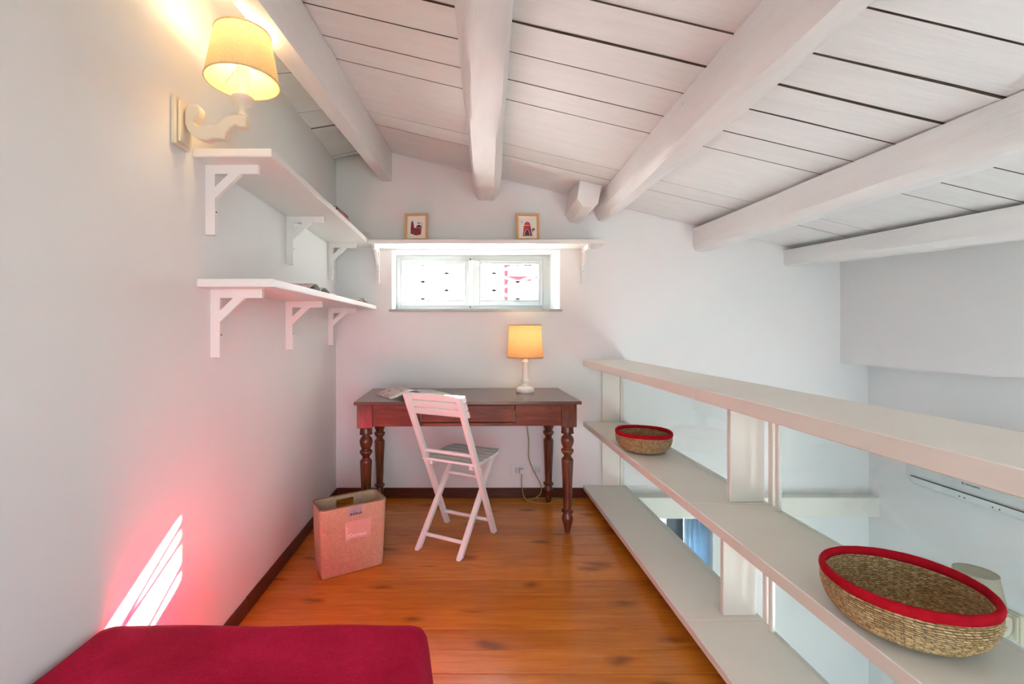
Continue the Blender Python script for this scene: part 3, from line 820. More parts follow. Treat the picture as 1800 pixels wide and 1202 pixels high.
# ------------------------------------------------------------------ desk
desk = thing('desk', 'dark mahogany writing desk with turned legs against the back wall', 'desk', (0.003, 2.877, 0), math.radians(1.4))
bm = B(); box(bm, (-0.646, -0.305, 0.759), (0.646, 0.305, 0.778), 0.004, 2); obj('table_top', bm, 'mahogany_top', desk)
def leg_prof():
    return [(0, 0.0005), (0.014, 0.0005), (0.0150, 0.010), (0.019, 0.026), (0.028, 0.059), (0.032, 0.078), (0.032, 0.088), (0.028, 0.102), (0.0225, 0.113), (0.022, 0.117),
            (0.0335, 0.122), (0.0345, 0.128), (0.0335, 0.133), (0.0235, 0.138), (0.023, 0.142), (0.0285, 0.28), (0.034, 0.412), (0.0345, 0.424), (0.033, 0.431), (0.026, 0.438), (0.021, 0.447), (0.0215, 0.453),
            (0.028, 0.462), (0.0325, 0.468), (0.0365, 0.476), (0.037, 0.482), (0.0345, 0.488), (0.027, 0.493), (0.026, 0.497), (0.030, 0.507), (0.0355, 0.522), (0.0378, 0.538), (0.0360, 0.552), (0.030, 0.563), (0.022, 0.571), (0.0215, 0.576),
            (0.036, 0.581), (0.0375, 0.585), (0.0365, 0.589), (0.035, 0.592), (0.035, 0.623)]
bm = B(); lathe(bm, leg_prof(), 28); box(bm, (-0.044, -0.044, 0.6235), (0.044, 0.044, 0.7585), 0.002)
leg0 = None
for lx, ly in ((-0.590, -0.228), (0.582, -0.228), (-0.590, 0.246), (0.568, 0.246)):
    if leg0 is None: leg0 = obj('leg', bm, 'mahogany_leg', desk, smooth=33); l = leg0
    else:
        l = bpy.data.objects.new('leg', leg0.data); C.objects.link(l); l.parent = desk
    l.location = (lx, ly, 0)
bm = B(); box(bm, (-0.5455, -0.268, 0.632), (-0.272, -0.246, 0.7585), 0.0015); obj('apron', bm, 'mahogany', desk)
bm = B(); box(bm, (0.272, -0.268, 0.632), (0.5375, -0.246, 0.7585), 0.0015); obj('apron', bm, 'mahogany', desk)
bm = B(); box(bm, (-0.271, -0.268, 0.632), (0.271, -0.246, 0.651), 0.0015); box(bm, (-0.271, -0.268, 0.751), (0.271, -0.246, 0.7585), 0.001); obj('drawer_rail', bm, 'mahogany', desk)
bm = B(); box(bm, (-0.268, -0.264, 0.654), (0.268, -0.244, 0.749), 0.002); d = obj('drawer', bm, 'mahogany', desk)
bm = B(); tube(bm, [(0, -0.2638, 0.705), (0, -0.2655, 0.705)], 0.007, 12); k = obj('keyhole', bm, 'brass', d)
for sx, xx in ((-1, -0.624), (1, 0.602)):
    bm = B(); box(bm, (xx, -0.183, 0.632), (xx+0.022, 0.201, 0.7585), 0.0015); obj('apron', bm, 'mahogany', desk)
bm = B(); box(bm, (-0.5455, 0.255, 0.632), (0.5235, 0.277, 0.7585), 0.0015); obj('apron', bm, 'mahogany', desk)

# ------------------------------------------------------------------ folding chair
ch = thing('folding_chair', 'white wooden slatted folding chair pulled up to the desk', 'chair', (-0.064, 2.566, 0), math.radians(-27))
def skew(bm, u0, w, p, q, t):
    """slanting bar: horizontal cut at both ends; p, q = (v, z)"""
    hexa(bm, [(u0-w/2, p[0]-t/2, p[1]), (u0+w/2, p[0]-t/2, p[1]), (u0+w/2, p[0]+t/2, p[1]), (u0-w/2, p[0]+t/2, p[1])],
         [(u0-w/2, q[0]-t/2, q[1]), (u0+w/2, q[0]-t/2, q[1]), (u0+w/2, q[0]+t/2, q[1]), (u0-w/2, q[0]+t/2, q[1])])
    bmesh.ops.bevel(bm, geom=bm.edges[:], offset=0.004, segments=2, affect='EDGES')
def sv(z): return 0.188-0.445*z/0.848
def iv(z): return -0.188+0.448*z/0.455
for s in (-1, 1):
    bm = B(); skew(bm, s*0.157, 0.028, (0.188, 0.001), (-0.257, 0.848), 0.037); obj('back_stile', bm, 'chair', ch, smooth=40)
    bm = B(); skew(bm, s*0.1265, 0.027, (-0.188, 0.001), (iv(0.445), 0.445), 0.042); obj('leg', bm, 'chair', ch, smooth=40)
    bm = B(); box(bm, (s*0.1265-0.011, -0.058, 0.424), (s*0.1265+0.011, 0.262, 0.450), 0.003); obj('seat_rail', bm, 'chair', ch)
    bm = B(); tube(bm, [(s*0.110, 0.5*(sv(.25)+iv(.25)), 0.25), (s*0.173, 0.5*(sv(.25)+iv(.25)), 0.25)], 0.005); obj('pivot_bolt', bm, 'chair', ch, smooth=40)
for z, hw in ((0.51, 0.145), (0.088, 0.145)):
    bm = B(); tube(bm, [(-hw, sv(z), z), (hw, sv(z), z)], 0.0105, 12); obj('rung', bm, 'chair', ch, smooth=40)
for z, hw in ((0.062, 0.115), (0.33, 0.115)):
    bm = B(); tube(bm, [(-hw, iv(z), z), (hw, iv(z), z)], 0.0105, 12); obj('rung', bm, 'chair', ch, smooth=40)
for i in range(6):
    v0 = -0.070+i*0.0615
    hl = 0.168 if i < 5 else 0.160
    bm = B(); box(bm, (-hl-0.008, v0, 0.4505), (hl, v0+0.054, 0.4645), 0.004, 2)
    if i == 5:
        for v in bm.verts:
            if v.co.y > v0+0.03: v.co.x *= 0.93
    obj('seat_slat', bm, 'chair', ch)
for i in range(3):
    zc = 0.829-i*0.0415
    bm = B(); box(bm, (-0.172, -0.007, -0.0185), (0.178, 0.007, 0.0185), 0.003, 2)
    rot = Matrix.Rotation(math.atan(0.445/0.848), 4, 'X')
    off = Vector((0, sv(zc)+0.026, zc+0.003))
    bmesh.ops.transform(bm, matrix=Matrix.Translation(off) @ rot, verts=bm.verts)
    obj('back_slat', bm, 'chair', ch)

# ------------------------------------------------------------------ lamps
def shade_parts(parent, r0, r1, z0, z1, m, cx=0.0, spider=True):
    bm = B(); lathe(bm, [(r0, z0), (r0+(r1-r0)*0.5, (z0+z1)/2), (r1, z1)], 56, (cx, 0)); s = obj('lamp_shade', bm, m, parent, smooth=80)
    for r, z in ((r0, z0), (r1, z1)):
        bm = B(); n = 56
        prof = [(r+0.0022*math.cos(a), z+0.0032*math.sin(a)) for a in [2*PI*k/8 for k in range(8)]]
        lathe(bm, prof, n, (cx, 0), closed=True); obj('trim_ring', bm, m, s, smooth=80)
    if spider:
        bm = B()
        zf = z0+0.055; rf = r0+(r1-r0)*(zf-z0)/(z1-z0)
        lathe(bm, [(0.021+0.0012*math.cos(a), zf+0.002+0.0012*math.sin(a)) for a in [2*PI*k/6 for k in range(6)]], 24, (cx, 0), closed=True)
        for k in range(3):
            a = 2*PI*k/3+0.5
            tube(bm, [(cx+0.021*math.cos(a), 0.021*math.sin(a), zf+0.002), (cx+(rf-0.002)*math.cos(a), (rf-0.002)*math.sin(a), zf-0.028)], 0.0013, 6)
        obj('shade_carrier', bm, 'wire', s, smooth=60)
    return s
def bulb(parent, x, z, watt, on=True):
    bm = B(); lathe(bm, [(0, 0.0), (0.011, 0.002), (0.012, 0.012), (0.020, 0.030), (0.0225, 0.042), (0.018, 0.056), (0.008, 0.064), (0, 0.066)], 20, (x, 0), z)
    b = obj('bulb', bm, 'bulb' if on else 'plastic', parent, smooth=60)
    if on:
        l = bpy.data.lights.new('bulb_light', 'POINT'); l.energy = watt; l.color = (1.0, 0.74, 0.42); l.shadow_soft_size = 0.03
        lo = bpy.data.objects.new('bulb_light', l); C.objects.link(lo); lo.parent = parent; lo.location = (x, 0, z+0.098)
    return b

def sconce(label, loc, rz, on, m_shade):
    """wall lamp: x out of the wall, z=0 at the bottom of the back plate"""
    t_ = thing('wall_lamp', label, 'wall lamp', loc, rz, 'scrolled wooden wall lamps')
    bm = B(); box(bm, (0.0005, -0.040, 0.0), (0.016, 0.040, 0.152), 0.003); obj('back_plate', bm, 'sconce', t_)
    bm = B(); box(bm, (0.0165, -0.031, 0.010), (0.026, 0.031, 0.142), 0.003); obj('back_plate_moulding', bm, 'sconce', t_)
    def P(zx, zy): return ((zx/4+270-313)/550, 1.18+(581-zy/4)/550-1.764)
    upper = [(240, 800), (248, 768), (268, 750), (300, 744), (328, 752), (345, 776), (343, 805), (325, 832), (305, 850), (300, 872), (315, 897), (348, 908), (390, 892), (440, 892), (466, 886), (490, 864), (525, 836), (575, 822), (662, 818)]
    lower = [(662, 905), (618, 905), (588, 890), (560, 905), (530, 945), (512, 990), (470, 984), (435, 984), (385, 1000), (335, 987), (290, 962), (258, 925), (240, 880)]
    pl = [P(*p) for p in upper+lower]
    bm = B(); prism(bm, pl, 'y', -0.016, 0.016)
    bmesh.ops.bevel(bm, geom=[e_ for e_ in bm.edges if abs(e_.verts[0].co.y-e_.verts[1].co.y) < 1e-5], offset=0.0025, segments=2, affect='EDGES')
    obj('arm', bm, 'sconce', t_, smooth=40)
    ax = 0.207
    z = P(0, 818)[1]
    bm = B(); lathe(bm, [(0, z), (0.016, z), (0.013, z+0.008), (0.012, z+0.020), (0.017, z+0.032), (0.029, z+0.042), (0.034, z+0.050), (0.034, z+0.058), (0.020, z+0.062), (0, z+0.062)], 28, (ax, 0)); obj('candle_cup', bm, 'sconce', t_, smooth=45)
    bm = B(); lathe(bm, [(0, z+0.0622), (0.0175, z+0.0622), (0.0172, z+0.10), (0.0195, z+0.112), (0.0195, z+0.152), (0.010, z+0.154), (0, z+0.154)], 24, (ax, 0)); obj('candle_sleeve', bm, 'lamp_white', t_, smooth=45)
    bulb(t_, ax, z+0.1545, SCONCE_W, on)
    zb = 1.973-1.764
    shade_parts(t_, 0.110, 0.083, zb, zb+0.152, m_shade, ax)
    return t_
SCONCE_W = 1.7
DESK_W = 1.0
sconce('lit wall lamp with yellow shade on the left wall above the shelf', (LX, 1.455, 1.764), 0.0, True, 'shade_cream')
sconce('unlit wall lamp with pale shade on the right wall behind the glass', (RX, 2.36, -0.43), PI, False, 'shade_off')

dl = thing('table_lamp', 'white turned table lamp with orange jute shade on the desk', 'lamp', (0.385, 2.985, 0.7785))
bm = B()
lathe(bm, [(0, 0), (0.057, 0), (0.059, 0.006), (0.059, 0.016), (0.055, 0.026), (0.040, 0.034), (0.026, 0.038), (0.0255, 0.046), (0.019, 0.052), (0.018, 0.058), (0.026, 0.070), (0.027, 0.076), (0.022, 0.082), (0.0195, 0.09), (0.0165, 0.185),
           (0.0215, 0.192), (0.022, 0.198), (0.017, 0.204), (0.016, 0.218), (0.0235, 0.226), (0.0235, 0.233), (0.012, 0.238), (0.012, 0.275), (0, 0.275)], 32)
obj('base', bm, 'lamp_white', dl, smooth=40)
shade_parts(dl, 0.116, 0.104, 0.2265, 0.437, 'shade_jute')
bulb(dl, 0, 0.2755, DESK_W)

# ------------------------------------------------------------------ woven bowls
def woven_bowl(label, loc, rz=0.0):
    t_ = thing('woven_basket', label, 'basket', loc, rz, 'round seagrass baskets with red rims')
    return t_
def bowl_meshes():
    ctrl = [(0.0, 0.0015), (0.050, 0.0), (0.090, 0.002), (0.112, 0.012), (0.128, 0.029), (0.138, 0.050), (0.1415, 0.070), (0.140, 0.088)]
    pts = spline([(r, 0, z) for r, z in ctrl], 12)
    L = [0.0]
    for a, b in zip(pts, pts[1:]): L.append(L[-1]+(b-a).length)
    tot = L[-1]; rows = 42; sub = 4
    def at(s):
        for i in range(len(L)-1):
            if L[i+1] >= s: t = (s-L[i])/(L[i+1]-L[i]+1e-9); return pts[i].lerp(pts[i+1], t), (pts[i+1]-pts[i]).normalized()
        return pts[-1], (pts[-1]-pts[-2]).normalized()
    def shell(off, sign):
        bm = B(); seg = 120; prev = None; uvl = bm.loops.layers.uv.new('UVMap')
        for k in range(rows*sub+1):
            s = tot*k/(rows*sub); p, d = at(s)
            nrm = Vector((d.z, 0, -d.x))*sign
            row = k//sub; ph = (k % sub)/sub
            ring = []
            for i in range(seg):
                th = 2*PI*i/seg
                bulge = 0.0022*abs(math.sin(PI*ph))*(0.85+0.15*math.sin(th*39+row*2.4+ph*3.0))
                q = p + nrm*(off+bulge)
                r = max(q.x, 0.0004); 
                ring.append(bm.verts.new((r*math.cos(th), r*math.sin(th), q.z+0.0008*math.sin(3*th+row)*min(1, q.z*20))))
            if prev:
                for i in range(seg):
                    f = bm.faces.new((prev[i], prev[(i+1) % seg], ring[(i+1) % seg], ring[i]))
                    for lp, (du, dv) in zip(f.loops, ((0, -1), (1, -1), (1, 0), (0, 0))): lp[uvl].uv = ((i+du)/seg*78, (k+dv)/sub)
            prev = ring
        return bm
    return shell
shell = bowl_meshes()
b1 = woven_bowl('woven red-rimmed basket on the near shelf, closest to the camera', (0.945, 0.985, 0.5440), 0.4)
bm = shell(0.0, 1); obj('body', bm, 'straw', b1, smooth=70)
bm = shell(0.007, -1); obj('lining', bm, 'straw', b1, smooth=70)
bm = B()
prof = [(0.1385+0.0068*math.cos(a)*(1.0), 0.0945+0.0115*math.sin(a)) for a in [2*PI*k/14 for k in range(14)]]
lathe(bm, prof, 96, closed=True)
for v in bm.verts:
    th = math.atan2(v.co.y, v.co.x); v.co.z += 0.0012*math.sin(3*th+1.0)+0.0006*noise.noise(v.co*120)
    f = 1+0.006*noise.noise(v.co*40); v.co.x *= f; v.co.y *= f
r = obj('rim', bm, 'red_felt', b1, smooth=70); r['label'] = 'red felt rim'
b2 = copy_tree(b1); b2.location = (0.945, 2.43, 0.5440); b2.rotation_euler = (0, 0, 2.1)
tag(b2, 'woven red-rimmed basket on the far shelf beside the desk', 'basket', 'round seagrass baskets with red rims')

# ------------------------------------------------------------------ newspaper basket
nb = thing('newspaper_basket', 'rectangular woven newspaper basket on the floor by the left wall', 'basket', (-0.588, 2.290, 0), math.radians(30.8))
H = 0.330
def nb_ring(z, extra=0.0):
    t = z/H; a = 0.154+0.012*t+extra; b = 0.0745+0.012*t+extra; r = 0.022
    pts = []
    nl, ns, na = 44, 20, 5
    segs = [((-a+r, -b), (a-r, -b), nl), ('arc', (a-r, -b+r), -PI/2), ((a, -b+r), (a, b-r), ns), ('arc', (a-r, b-r), 0), ((a-r, b), (-a+r, b), nl), ('arc', (-a+r, b-r), PI/2), ((-a, b-r), (-a, -b+r), ns), ('arc', (-a+r, -b+r), PI)]
    for s in segs:
        if s[0] == 'arc':
            c, a0 = s[1], s[2]
            for k in range(na): th = a0+(PI/2)*k/na; pts.append((c[0]+r*math.cos(th), c[1]+r*math.sin(th)))
        else:
            p, q, nn = s
            for k in range(nn): pts.append((p[0]+(q[0]-p[0])*k/nn, p[1]+(q[1]-p[1])*k/nn))
    return pts
bm = B(); uvl = bm.loops.layers.uv.new('UVMap')
nz = 48; rings = []
for k in range(nz+1):
    z = 0.002+(H-0.002)*k/nz
    rings.append([bm.verts.new((x+0.0014*noise.noise(Vector((x*20, y_*20, z*25))), y_+0.0014*noise.noise(Vector((x*20, z*25, y_*20+9))), z)) for x, y_ in nb_ring(z)])
npts = len(rings[0])
base = nb_ring(0.0)
acc = [0.0]
for i in range(npts): p = base[i]; q = base[(i+1) % npts]; acc.append(acc[-1]+math.hypot(q[0]-p[0], q[1]-p[1]))
for k in range(nz):
    zc = (k+0.5)/nz*H
    for i in range(npts):
        j = (i+1) % npts
        xm = (rings[k][i].co.x+rings[k][j].co.x)/2; ym = (rings[k][i].co.y+rings[k][j].co.y)/2
        if abs(ym) > 0.06 and abs(xm) < 0.048 and 0.268 < zc < 0.306 and ym > 0: continue     # hand hole
        f = bm.faces.new((rings[k][i], rings[k][j], rings[k+1][j], rings[k+1][i]))
        for lp, (uu, vv) in zip(f.loops, ((acc[i], k), (acc[i+1], k), (acc[i+1], k+1), (acc[i], k+1))): lp[uvl].uv = (uu, vv/nz*H)
f = bm.faces.new(rings[0][::-1])
for lp in f.loops: lp[uvl].uv = (lp.vert.co.x, lp.vert.co.y)
body = obj('body', bm, 'weave', nb, smooth=60)
sm = body.modifiers.new('wall', 'SOLIDIFY'); sm.thickness = 0.005; sm.offset = -1
bm = B(); ring_pts = [(x, y_, H) for x, y_ in nb_ring(H, -0.0025)]
tube(bm, ring_pts+[ring_pts[0]], 0.0036, 8, False); obj('rim', bm, 'weave', nb, smooth=60)
def face_mat(u0, z):
    y_ = -(0.0745+0.012*z/H)-0.0016
    return Matrix.Translation((u0, y_, z)) @ Matrix.Rotation(PI/2+math.atan(0.012/H), 4, 'X')
def plate(name, w, hgt, u0, zc, th, m):
    bm = B(); box(bm, (-w/2, -hgt/2, 0), (w/2, hgt/2, th)); bmesh.ops.transform(bm, matrix=face_mat(u0, zc), verts=bm.verts); return obj(name, bm, m, nb)
pt = plate('patch', 0.128, 0.088, 0.017, 0.212, 0.0012, 'patch')
T = face_mat(0.017, 0.212) @ Matrix.Translation((0, 0, 0.0016))
tx = text_mesh('JOurnaux', 0.0275, 'ink_white', pt, 'lettering', T @ Matrix.Translation((-0.050, -0.036, 0)) @ Matrix.Diagonal((0.88, 1.0, 1, 1)))
for i in range(9):
    bm = B(); hgt = 0.0035; box(bm, (-0.0575, -0.038+i*0.0062, 0), (-0.0535 - (0.001 if i % 3 == 1 else 0), -0.038+i*0.0062+0.0040, 0.0006)); bmesh.ops.transform(bm, matrix=T, verts=bm.verts); obj('lettering', bm, 'ink_white', pt)
tg = plate('tag', 0.066, 0.046, 0.004, 0.3065, 0.0016, 'zinc')
T = face_mat(0.004, 0.3065) @ Matrix.Translation((0, 0, 0.002))
text_mesh('zinc', 0.040, 'ink_black', tg, 'lettering', T @ Matrix.Translation((-0.031, -0.0315, 0)), clip_below=0.0095)

# ------------------------------------------------------------------ bed with crimson spread
bed = thing('bed', 'bed under a crimson velvet spread in the foreground', 'bed', (-0.505, 0.2, 0))
BX0, BX1, BY0, BY1, BZ = -0.914, -0.098, -0.85, 1.150, 0.452
def bed_ring(inset, z, wave=0.0):
    x0, x1, y0, y1 = BX0+max(inset, 0)*1.0, BX1-inset, BY0+inset, BY1-inset
    r = 0.03; pts = []
    def seg(p, q, nn):
        for k in range(nn): pts.append((p[0]+(q[0]-p[0])*k/nn, p[1]+(q[1]-p[1])*k/nn))
    def arc(c, a0):
        for k in range(6): th = a0+(PI/2)*k/6; pts.append((c[0]+r*math.cos(th), c[1]+r*math.sin(th)))
    seg((x0+r, y0), (x1-r, y0), 24); arc((x1-r, y0+r), -PI/2); seg((x1, y0+r), (x1, y1-r), 56); arc((x1-r, y1-r), 0)
    seg((x1-r, y1), (x0+r, y1), 24); arc((x0+r, y1-r), PI/2); seg((x0, y1-r), (x0, y0+r), 56); arc((x0+r, y0+r), PI)
    out = []
    n_ = len(pts)
    for i, (x, y_) in enumerate(pts):
        w = wave*(math.sin(i*0.42)+0.6*math.sin(i*0.95+1.0))
        cxm, cym = (x-(x0+x1)/2)/((x1-x0)/2), (y_-(y0+y1)/2)/((y1-y0)/2)
        if abs(cxm) > 0.97 and cxm < 0: dx, dy = 0, 0
        elif abs(cxm) > abs(cym): dx, dy = w, 0
        else: dx, dy = 0, w*0.6
        zz = z
        if z > 0.4: zz += 0.0045*noise.noise(Vector((x*5, y_*5, 0)))
        out.append((max(x+dx, BX0), y_+dy, zz))
    return out
bm = B(); rr = []
for ins, z, wv in ((-0.034, 0.020, 0.010), (-0.030, 0.10, 0.008), (-0.024, 0.20, 0.006), (-0.016, 0.30, 0.003), (-0.007, 0.38, 0.001), (-0.001, 0.420, 0), (0.006, 0.438, 0), (0.018, 0.448, 0), (0.036, 0.452, 0), (0.07, 0.4525, 0), (0.12, 0.452, 0), (0.18, 0.452, 0), (0.24, 0.452, 0), (0.30, 0.452, 0), (0.37, 0.452, 0)):
    rr.append([bm.verts.new(((x+0.505), y_-0.2, z_)) for x, y_, z_ in bed_ring(ins, z, wv)])
nn_ = len(rr[0])
for A, Bq in zip(rr, rr[1:]):
    for i in range(nn_): bm.faces.new((A[i], A[(i+1) % nn_], Bq[(i+1) % nn_], Bq[i]))
bm.faces.new(rr[-1])
sp = obj('bedspread', bm, 'velvet', bed, smooth=75); sp['label'] = 'crimson velvet bedspread'
sm = sp.modifiers.new('cloth', 'SOLIDIFY'); sm.thickness = 0.004; sm.offset = -1
bm = B(); box(bm, (-0.36, -0.95, 0.20), (0.36, 0.90, 0.415), 0.03, 3); obj('mattress', bm, 'paper', bed)
bm = B(); box(bm, (-0.35, -0.94, 0.13), (0.35, 0.88, 0.199), 0.004); obj('bed_base', bm, 'oak', bed)
for lx in (-0.31, 0.31):
    for ly in (-0.88, 0.82):
        bm = B(); box(bm, (lx-0.025, ly-0.025, 0.001), (lx+0.025, ly+0.025, 0.1295), 0.003); obj('leg', bm, 'oak', bed)

# ------------------------------------------------------------------ picture frames
def picture(label, loc, rz, shapes):
    t_ = thing('picture_frame', label, 'picture', loc, rz, 'small framed prints on the window shelf')
    W, Hh, w, d = 0.160, 0.190, 0.0165, 0.016
    lean = Matrix.Rotation(math.radians(-5), 4, 'X')
    def add(name, bm, m):
        bmesh.ops.transform(bm, matrix=lean, verts=bm.verts); return obj(name, bm, m, t_)
    for a, b in (((-W/2, -d, 0), (-W/2+w, 0, Hh)), ((W/2-w, -d, 0), (W/2, 0, Hh)), ((-W/2+w, -d, 0), (W/2-w, 0, w)), ((-W/2+w, -d, Hh-w), (W/2-w, 0, Hh))):
        bm = B(); box(bm, a, b, 0.0015); add('frame_bar', bm, 'oak')
    bm = B(); box(bm, (-W/2+w, -0.006, w), (W/2-w, -0.002, Hh-w)); add('print_sheet', bm, 'paper')
    mats = ['ink_maroon', 'ink_red', 'ink_dark', 'ink_olive', 'paper']
    bm = B()
    for k, (mi, poly) in enumerate(shapes):
        yy = -0.0063-0.0003*k
        f = bm.faces.new([bm.verts.new((x, yy, z)) for x, z in poly]); f.material_index = mi
    bmesh.ops.transform(bm, matrix=lean, verts=bm.verts)
    me = bpy.data.meshes.new('illustration'); bm.to_mesh(me); bm.free()
    for x in mats: me.materials.append(M[x])
    o = bpy.data.objects.new('illustration', me); C.objects.link(o); o.parent = t_
    return t_
def zz(pts, ox, oy, s):      # traced outline of the print -> metres
    return [((x-ox)/s, (oy-y)/s) for x, y in pts]
S1 = 20.0*261.0
def dome(cx, cy, rx, ry, n=9): return [(cx+rx*math.cos(PI*k/n), cy-ry*math.sin(PI*k/n)) for k in range(n+1)]
A = lambda p: zz(p, 668, 1125, S1)
picture('oak frame with maroon tower-and-dome print, left on the shelf above the window', (-0.340, 3.085, 1.7855), math.radians(-5), [
    (0, A([(462, 640), (462, 850), (560, 890), (650, 925), (740, 915), (835, 895), (858, 645), (590, 650)])),
    (0, A([(465, 650), (470, 520), (482, 450), (548, 440), (570, 520), (592, 655)])),
    (2, A([(482, 450), (505, 410), (535, 382), (550, 440)])),
    (2, A(dome(755, 638, 98, 95))), (3, A([(690, 480), (725, 455), (800, 460), (815, 490), (770, 505), (715, 498)])),
    (2, A([(862, 640), (872, 640), (880, 560), (868, 450), (858, 450), (866, 560)])),
    (1, A([(760, 670), (845, 670), (835, 790), (770, 780)])), (2, A([(500, 700), (700, 712), (700, 735), (500, 725)])),
    (0, A([(530, 790), (700, 800), (700, 860), (545, 850)])), (2, A([(645, 470), (665, 462), (665, 478)]))])
A2 = lambda p: zz(p, 683, 1125, S1)
picture('oak frame with red domed tower print, right on the shelf above the window', (0.415, 3.085, 1.7855), math.radians(4), [
    (1, A2([(515, 905), (545, 570), (785, 560), (830, 900)])), (1, A2(dome(672, 550, 112, 118))),
    (0, A2([(700, 700), (790, 600), (830, 900), (750, 900)])),
    (4, A2([(565, 905), (580, 800), (620, 720), (670, 690), (715, 720), (745, 800), (755, 905)])),
    (2, A2([(578, 905), (592, 810), (625, 735), (668, 702), (710, 735), (732, 810), (742, 905)])),
    (0, A2([(498, 915), (858, 900), (858, 938), (498, 952)])), (2, A2([(755, 575), (780, 575), (780, 605), (755, 605)])),
    (2, A2([(668, 440), (676, 440), (676, 405), (668, 405)])), (3, A2([(820, 720), (860, 670), (900, 650), (940, 690), (930, 750), (870, 770), (840, 740)])),
    (3, A2([(840, 740), (856, 745), (850, 880), (838, 880)])), (2, A2([(455, 420), (470, 415), (485, 445), (515, 450), (485, 465), (462, 450)]))])

# ------------------------------------------------------------------ magazines and books
def magazine(label, loc, rz, w, depth, curl_l, curl_r, mat_l, mat_r, cat='magazine', peak=0.8):
    """open magazine: spine along local y at x=0, pages bulging to either side"""
    t_ = thing('open_magazine', label, cat, loc, rz, None)
    for s, curl, m, nm in ((-1, curl_l, mat_l, 'left_pages'), (1, curl_r, mat_r, 'right_pages')):
        bm = B(); n = 22; cols = []
        for i in range(n+1):
            t = i/n
            z = curl*math.sin(PI*min(1, t)**peak) + 0.003
            x = s*w*t*(1-0.10*curl/0.03*0.3)
            z = max(z, 0.0012)
            th = 0.0035 if t < 0.9 else 0.0035*(1-(t-0.9)*6)
            cols.append([bm.verts.new(p) for p in ((x, -depth/2, max(0.0003, z-th)), (x, depth/2, max(0.0003, z-th)), (x, depth/2, z), (x, -depth/2, z))])
        for A_, B_ in zip(cols, cols[1:]):
            for k in range(4):
                f = bm.faces.new((A_[k], A_[(k+1) % 4], B_[(k+1) % 4], B_[k])); f.material_index = 0 if k == 2 else 1
        bm.faces.new(cols[0]).material_index = 1; bm.faces.new(cols[-1][::-1]).material_index = 1
        obj(nm, bm, [m, 'page'], t_, smooth=50)
    return t_
magazine('open magazine with curled printed pages on the desk behind the chair', (-0.342, 2.868, 0.7782), math.radians(33), 0.205, 0.26, 0.040, 0.010, 'page_print', 'page_grey', peak=0.52)
magazine('brown open magazine nearest the camera on the lower left shelf', (-0.745, 2.06, 1.3573), PI/2, 0.155, 0.17, 0.026, 0.020, 'page_print', 'page_grey')
magazine('grey open magazine near the corner on the lower left shelf', (-0.735, 2.83, 1.3573), PI/2, 0.17, 0.17, 0.012, 0.028, 'page_grey', 'page_grey')
def book(label, loc, rz, w, d, h, m):
    t_ = thing('book', label, 'book', loc, rz, 'thin books stacked on the upper shelf')
    bm = B(); box(bm, (-w/2, -d/2, 0), (w/2, d/2, 0.0012)); box(bm, (-w/2, -d/2, h-0.0012), (w/2, d/2, h)); box(bm, (w/2-0.0012, -d/2, 0.0012), (w/2, d/2, h-0.0012)); obj('cover', bm, m, t_)
    bm = B(); box(bm, (-w/2+0.003, -d/2+0.003, 0.0013), (w/2-0.0013, d/2-0.003, h-0.0013)); obj('pages', bm, 'page', t_)
book('thin red book at the bottom of the pile on the upper shelf', (-0.735, 2.46, 1.7933), 0.02, 0.15, 0.22, 0.013, 'book_red')
book('thin dark book lying on the red one on the upper shelf', (-0.737, 2.44, 1.8064), -0.03, 0.145, 0.21, 0.012, 'book_dark')
book('thin yellow book on top of the pile on the upper shelf', (-0.742, 2.45, 1.8185), 0.06, 0.13, 0.19, 0.008, 'book_yellow')

# ------------------------------------------------------------------ sockets, cord
for i, (x, lab) in enumerate(((0.372, 'white wall socket under the desk with the lamp plug in it'), (0.500, 'white wall socket partly hidden by the rear desk leg'))):
    t_ = thing('wall_socket', lab, 'socket', (x, WY-0.0005, 0.154), 0, 'wall sockets under the desk')
    bm = B(); box(bm, (-0.060 if i == 0 else -0.040, -0.008, 0), (0.060 if i == 0 else 0.040, 0, 0.082), 0.003, 2); obj('cover_plate', bm, 'plastic', t_)
    for k in ((-0.022, 0.0, 0.022) if i == 0 else (-0.011, 0.011)):
        bm = B(); box(bm, (k-0.010, -0.0105, 0.018), (k+0.010, -0.0082, 0.064), 0.001); s_ = obj('socket_insert', bm, 'plastic_grey', t_)
        for q in (-0.008, 0.0, 0.008):
            bm = B(); tube(bm, [(k, -0.0104, 0.041+q), (k, -0.0110, 0.041+q)], 0.0018); obj('pin_hole', bm, 'screw', s_)
cd = thing('lamp_cord', 'twisted gold lamp cord looping on the floor under the desk', 'cord', (0.40, 3.1, 0))
def cp(x, y_, z): return (x-0.40, y_-3.1, z)
pts = [cp(0.386, 3.170, 0.185), cp(0.383, 3.165, 0.13), cp(0.392, 3.15, 0.05), cp(0.415, 3.14, 0.012), cp(0.46, 3.115, 0.004), cp(0.55, 3.10, 0.004), cp(0.60, 3.14, 0.004), cp(0.66, 3.155, 0.004), cp(0.735, 3.12, 0.004), cp(0.72, 3.17, 0.004), cp(0.66, 3.192, 0.004), cp(0.56, 3.198, 0.004), cp(0.47, 3.195, 0.004),
       cp(0.415, 3.165, 0.004), cp(0.455, 3.155, 0.009), cp(0.510, 3.15, 0.05), cp(0.515, 3.15, 0.11), cp(0.475, 3.155, 0.19), cp(0.435, 3.17, 0.29), cp(0.438, 3.19, 0.40), cp(0.425, 3.195, 0.52), cp(0.42, 3.203, 0.70), cp(0.415, 3.203, 0.779), cp(0.405, 3.15, 0.783), cp(0.395, 3.06, 0.783), cp(0.388, 3.046, 0.785)]
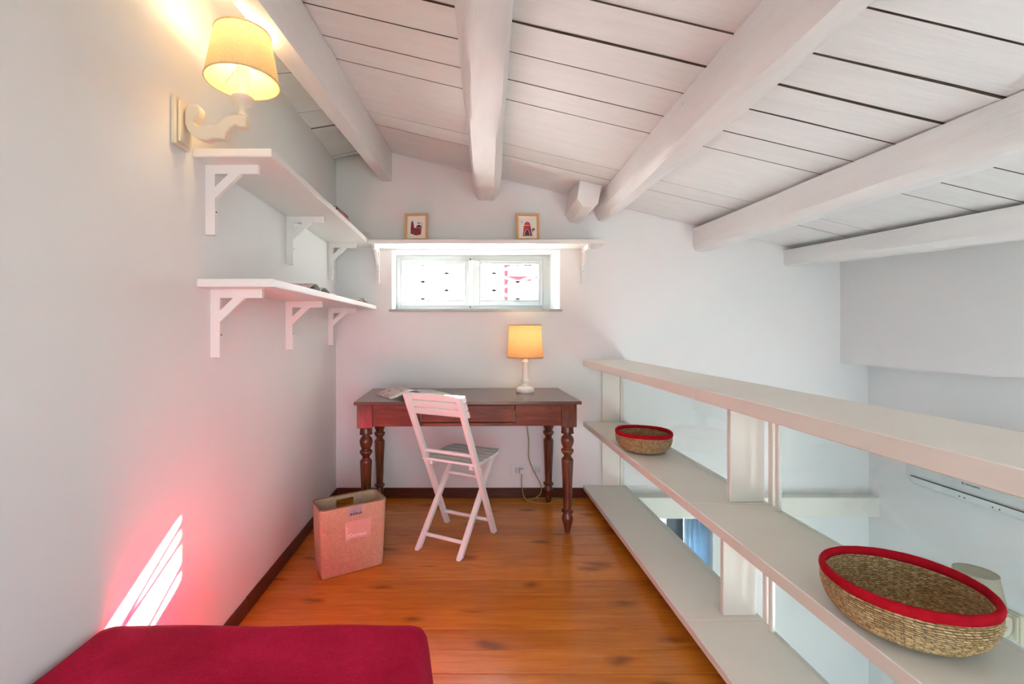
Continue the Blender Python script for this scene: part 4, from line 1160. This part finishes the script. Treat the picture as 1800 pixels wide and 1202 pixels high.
bm = B(); tube(bm, spline(pts, 8), 0.0032, 8); obj('cable', bm, 'cord', cd, smooth=60)
bm = B(); box(bm, cp(0.371, 3.165, 0.182), cp(0.401, 3.2085, 0.212), 0.004, 2); obj('plug', bm, 'plastic', cd)

# ------------------------------------------------------------------ air conditioner on the lower right wall
ac = thing('air_conditioner', 'pale air conditioner on the right wall behind the glass', 'air conditioner', (RX, 2.35, 0.245))
pr = [(-0.0005, 0.0), (-0.125, 0.006), (-0.150, 0.010), (-0.180, 0.034), (-0.196, 0.070), (-0.203, 0.120), (-0.203, 0.285), (-0.190, 0.300), (-0.0005, 0.300)]
bm = B(); prism(bm, pr, 'y', -0.40, 0.40)
bmesh.ops.bevel(bm, geom=[e_ for e_ in bm.edges if e_.calc_face_angle(0) > 1.2], offset=0.012, segments=3, affect='EDGES')
obj('casing', bm, 'plastic_ac', ac, smooth=40)
bm = B(); hexa(bm, [(-0.184, -0.37, 0.036), (-0.200, -0.37, 0.070), (-0.203, -0.37, 0.070), (-0.188, -0.37, 0.034)], [(-0.184, 0.355, 0.036), (-0.200, 0.355, 0.070), (-0.203, 0.355, 0.070), (-0.188, 0.355, 0.034)]); obj('air_flap', bm, 'plastic_grey', ac)
bm = B(); box(bm, (-0.2035, -0.37, 0.0705), (-0.196, 0.36, 0.0735)); obj('flap_seam', bm, 'screw', ac)
for yy in (0.10, 0.075, -0.055, -0.085):
    bm = B(); tube(bm, [(-0.190, yy, 0.045), (-0.1945, yy, 0.044)], 0.0035); obj('indicator', bm, 'screw', ac, smooth=40)
LT = Matrix.Translation((-0.2034, 0.085, 0.118)) @ Matrix.Rotation(-PI/2, 4, 'Z') @ Matrix.Rotation(PI/2, 4, 'X')
text_mesh('MITSUBISHI', 0.0135, 'plastic_grey' if False else 'screw', ac, 'lettering', LT @ Matrix.Translation((0.024, 0, 0)))
bm = B()
for px_, py_ in ((0.008, 0.0035), (0.0145, 0.0035), (0.01125, 0.0095)):
    vv = [bm.verts.new(p) for p in ((px_-0.0032, py_-0.003, 0.0003), (px_+0.0012, py_-0.003, 0.0003), (px_+0.0032, py_+0.003, 0.0003), (px_-0.0012, py_+0.003, 0.0003))]
    bm.faces.new(vv)
bmesh.ops.transform(bm, matrix=LT, verts=bm.verts); obj('emblem', bm, 'screw', ac)
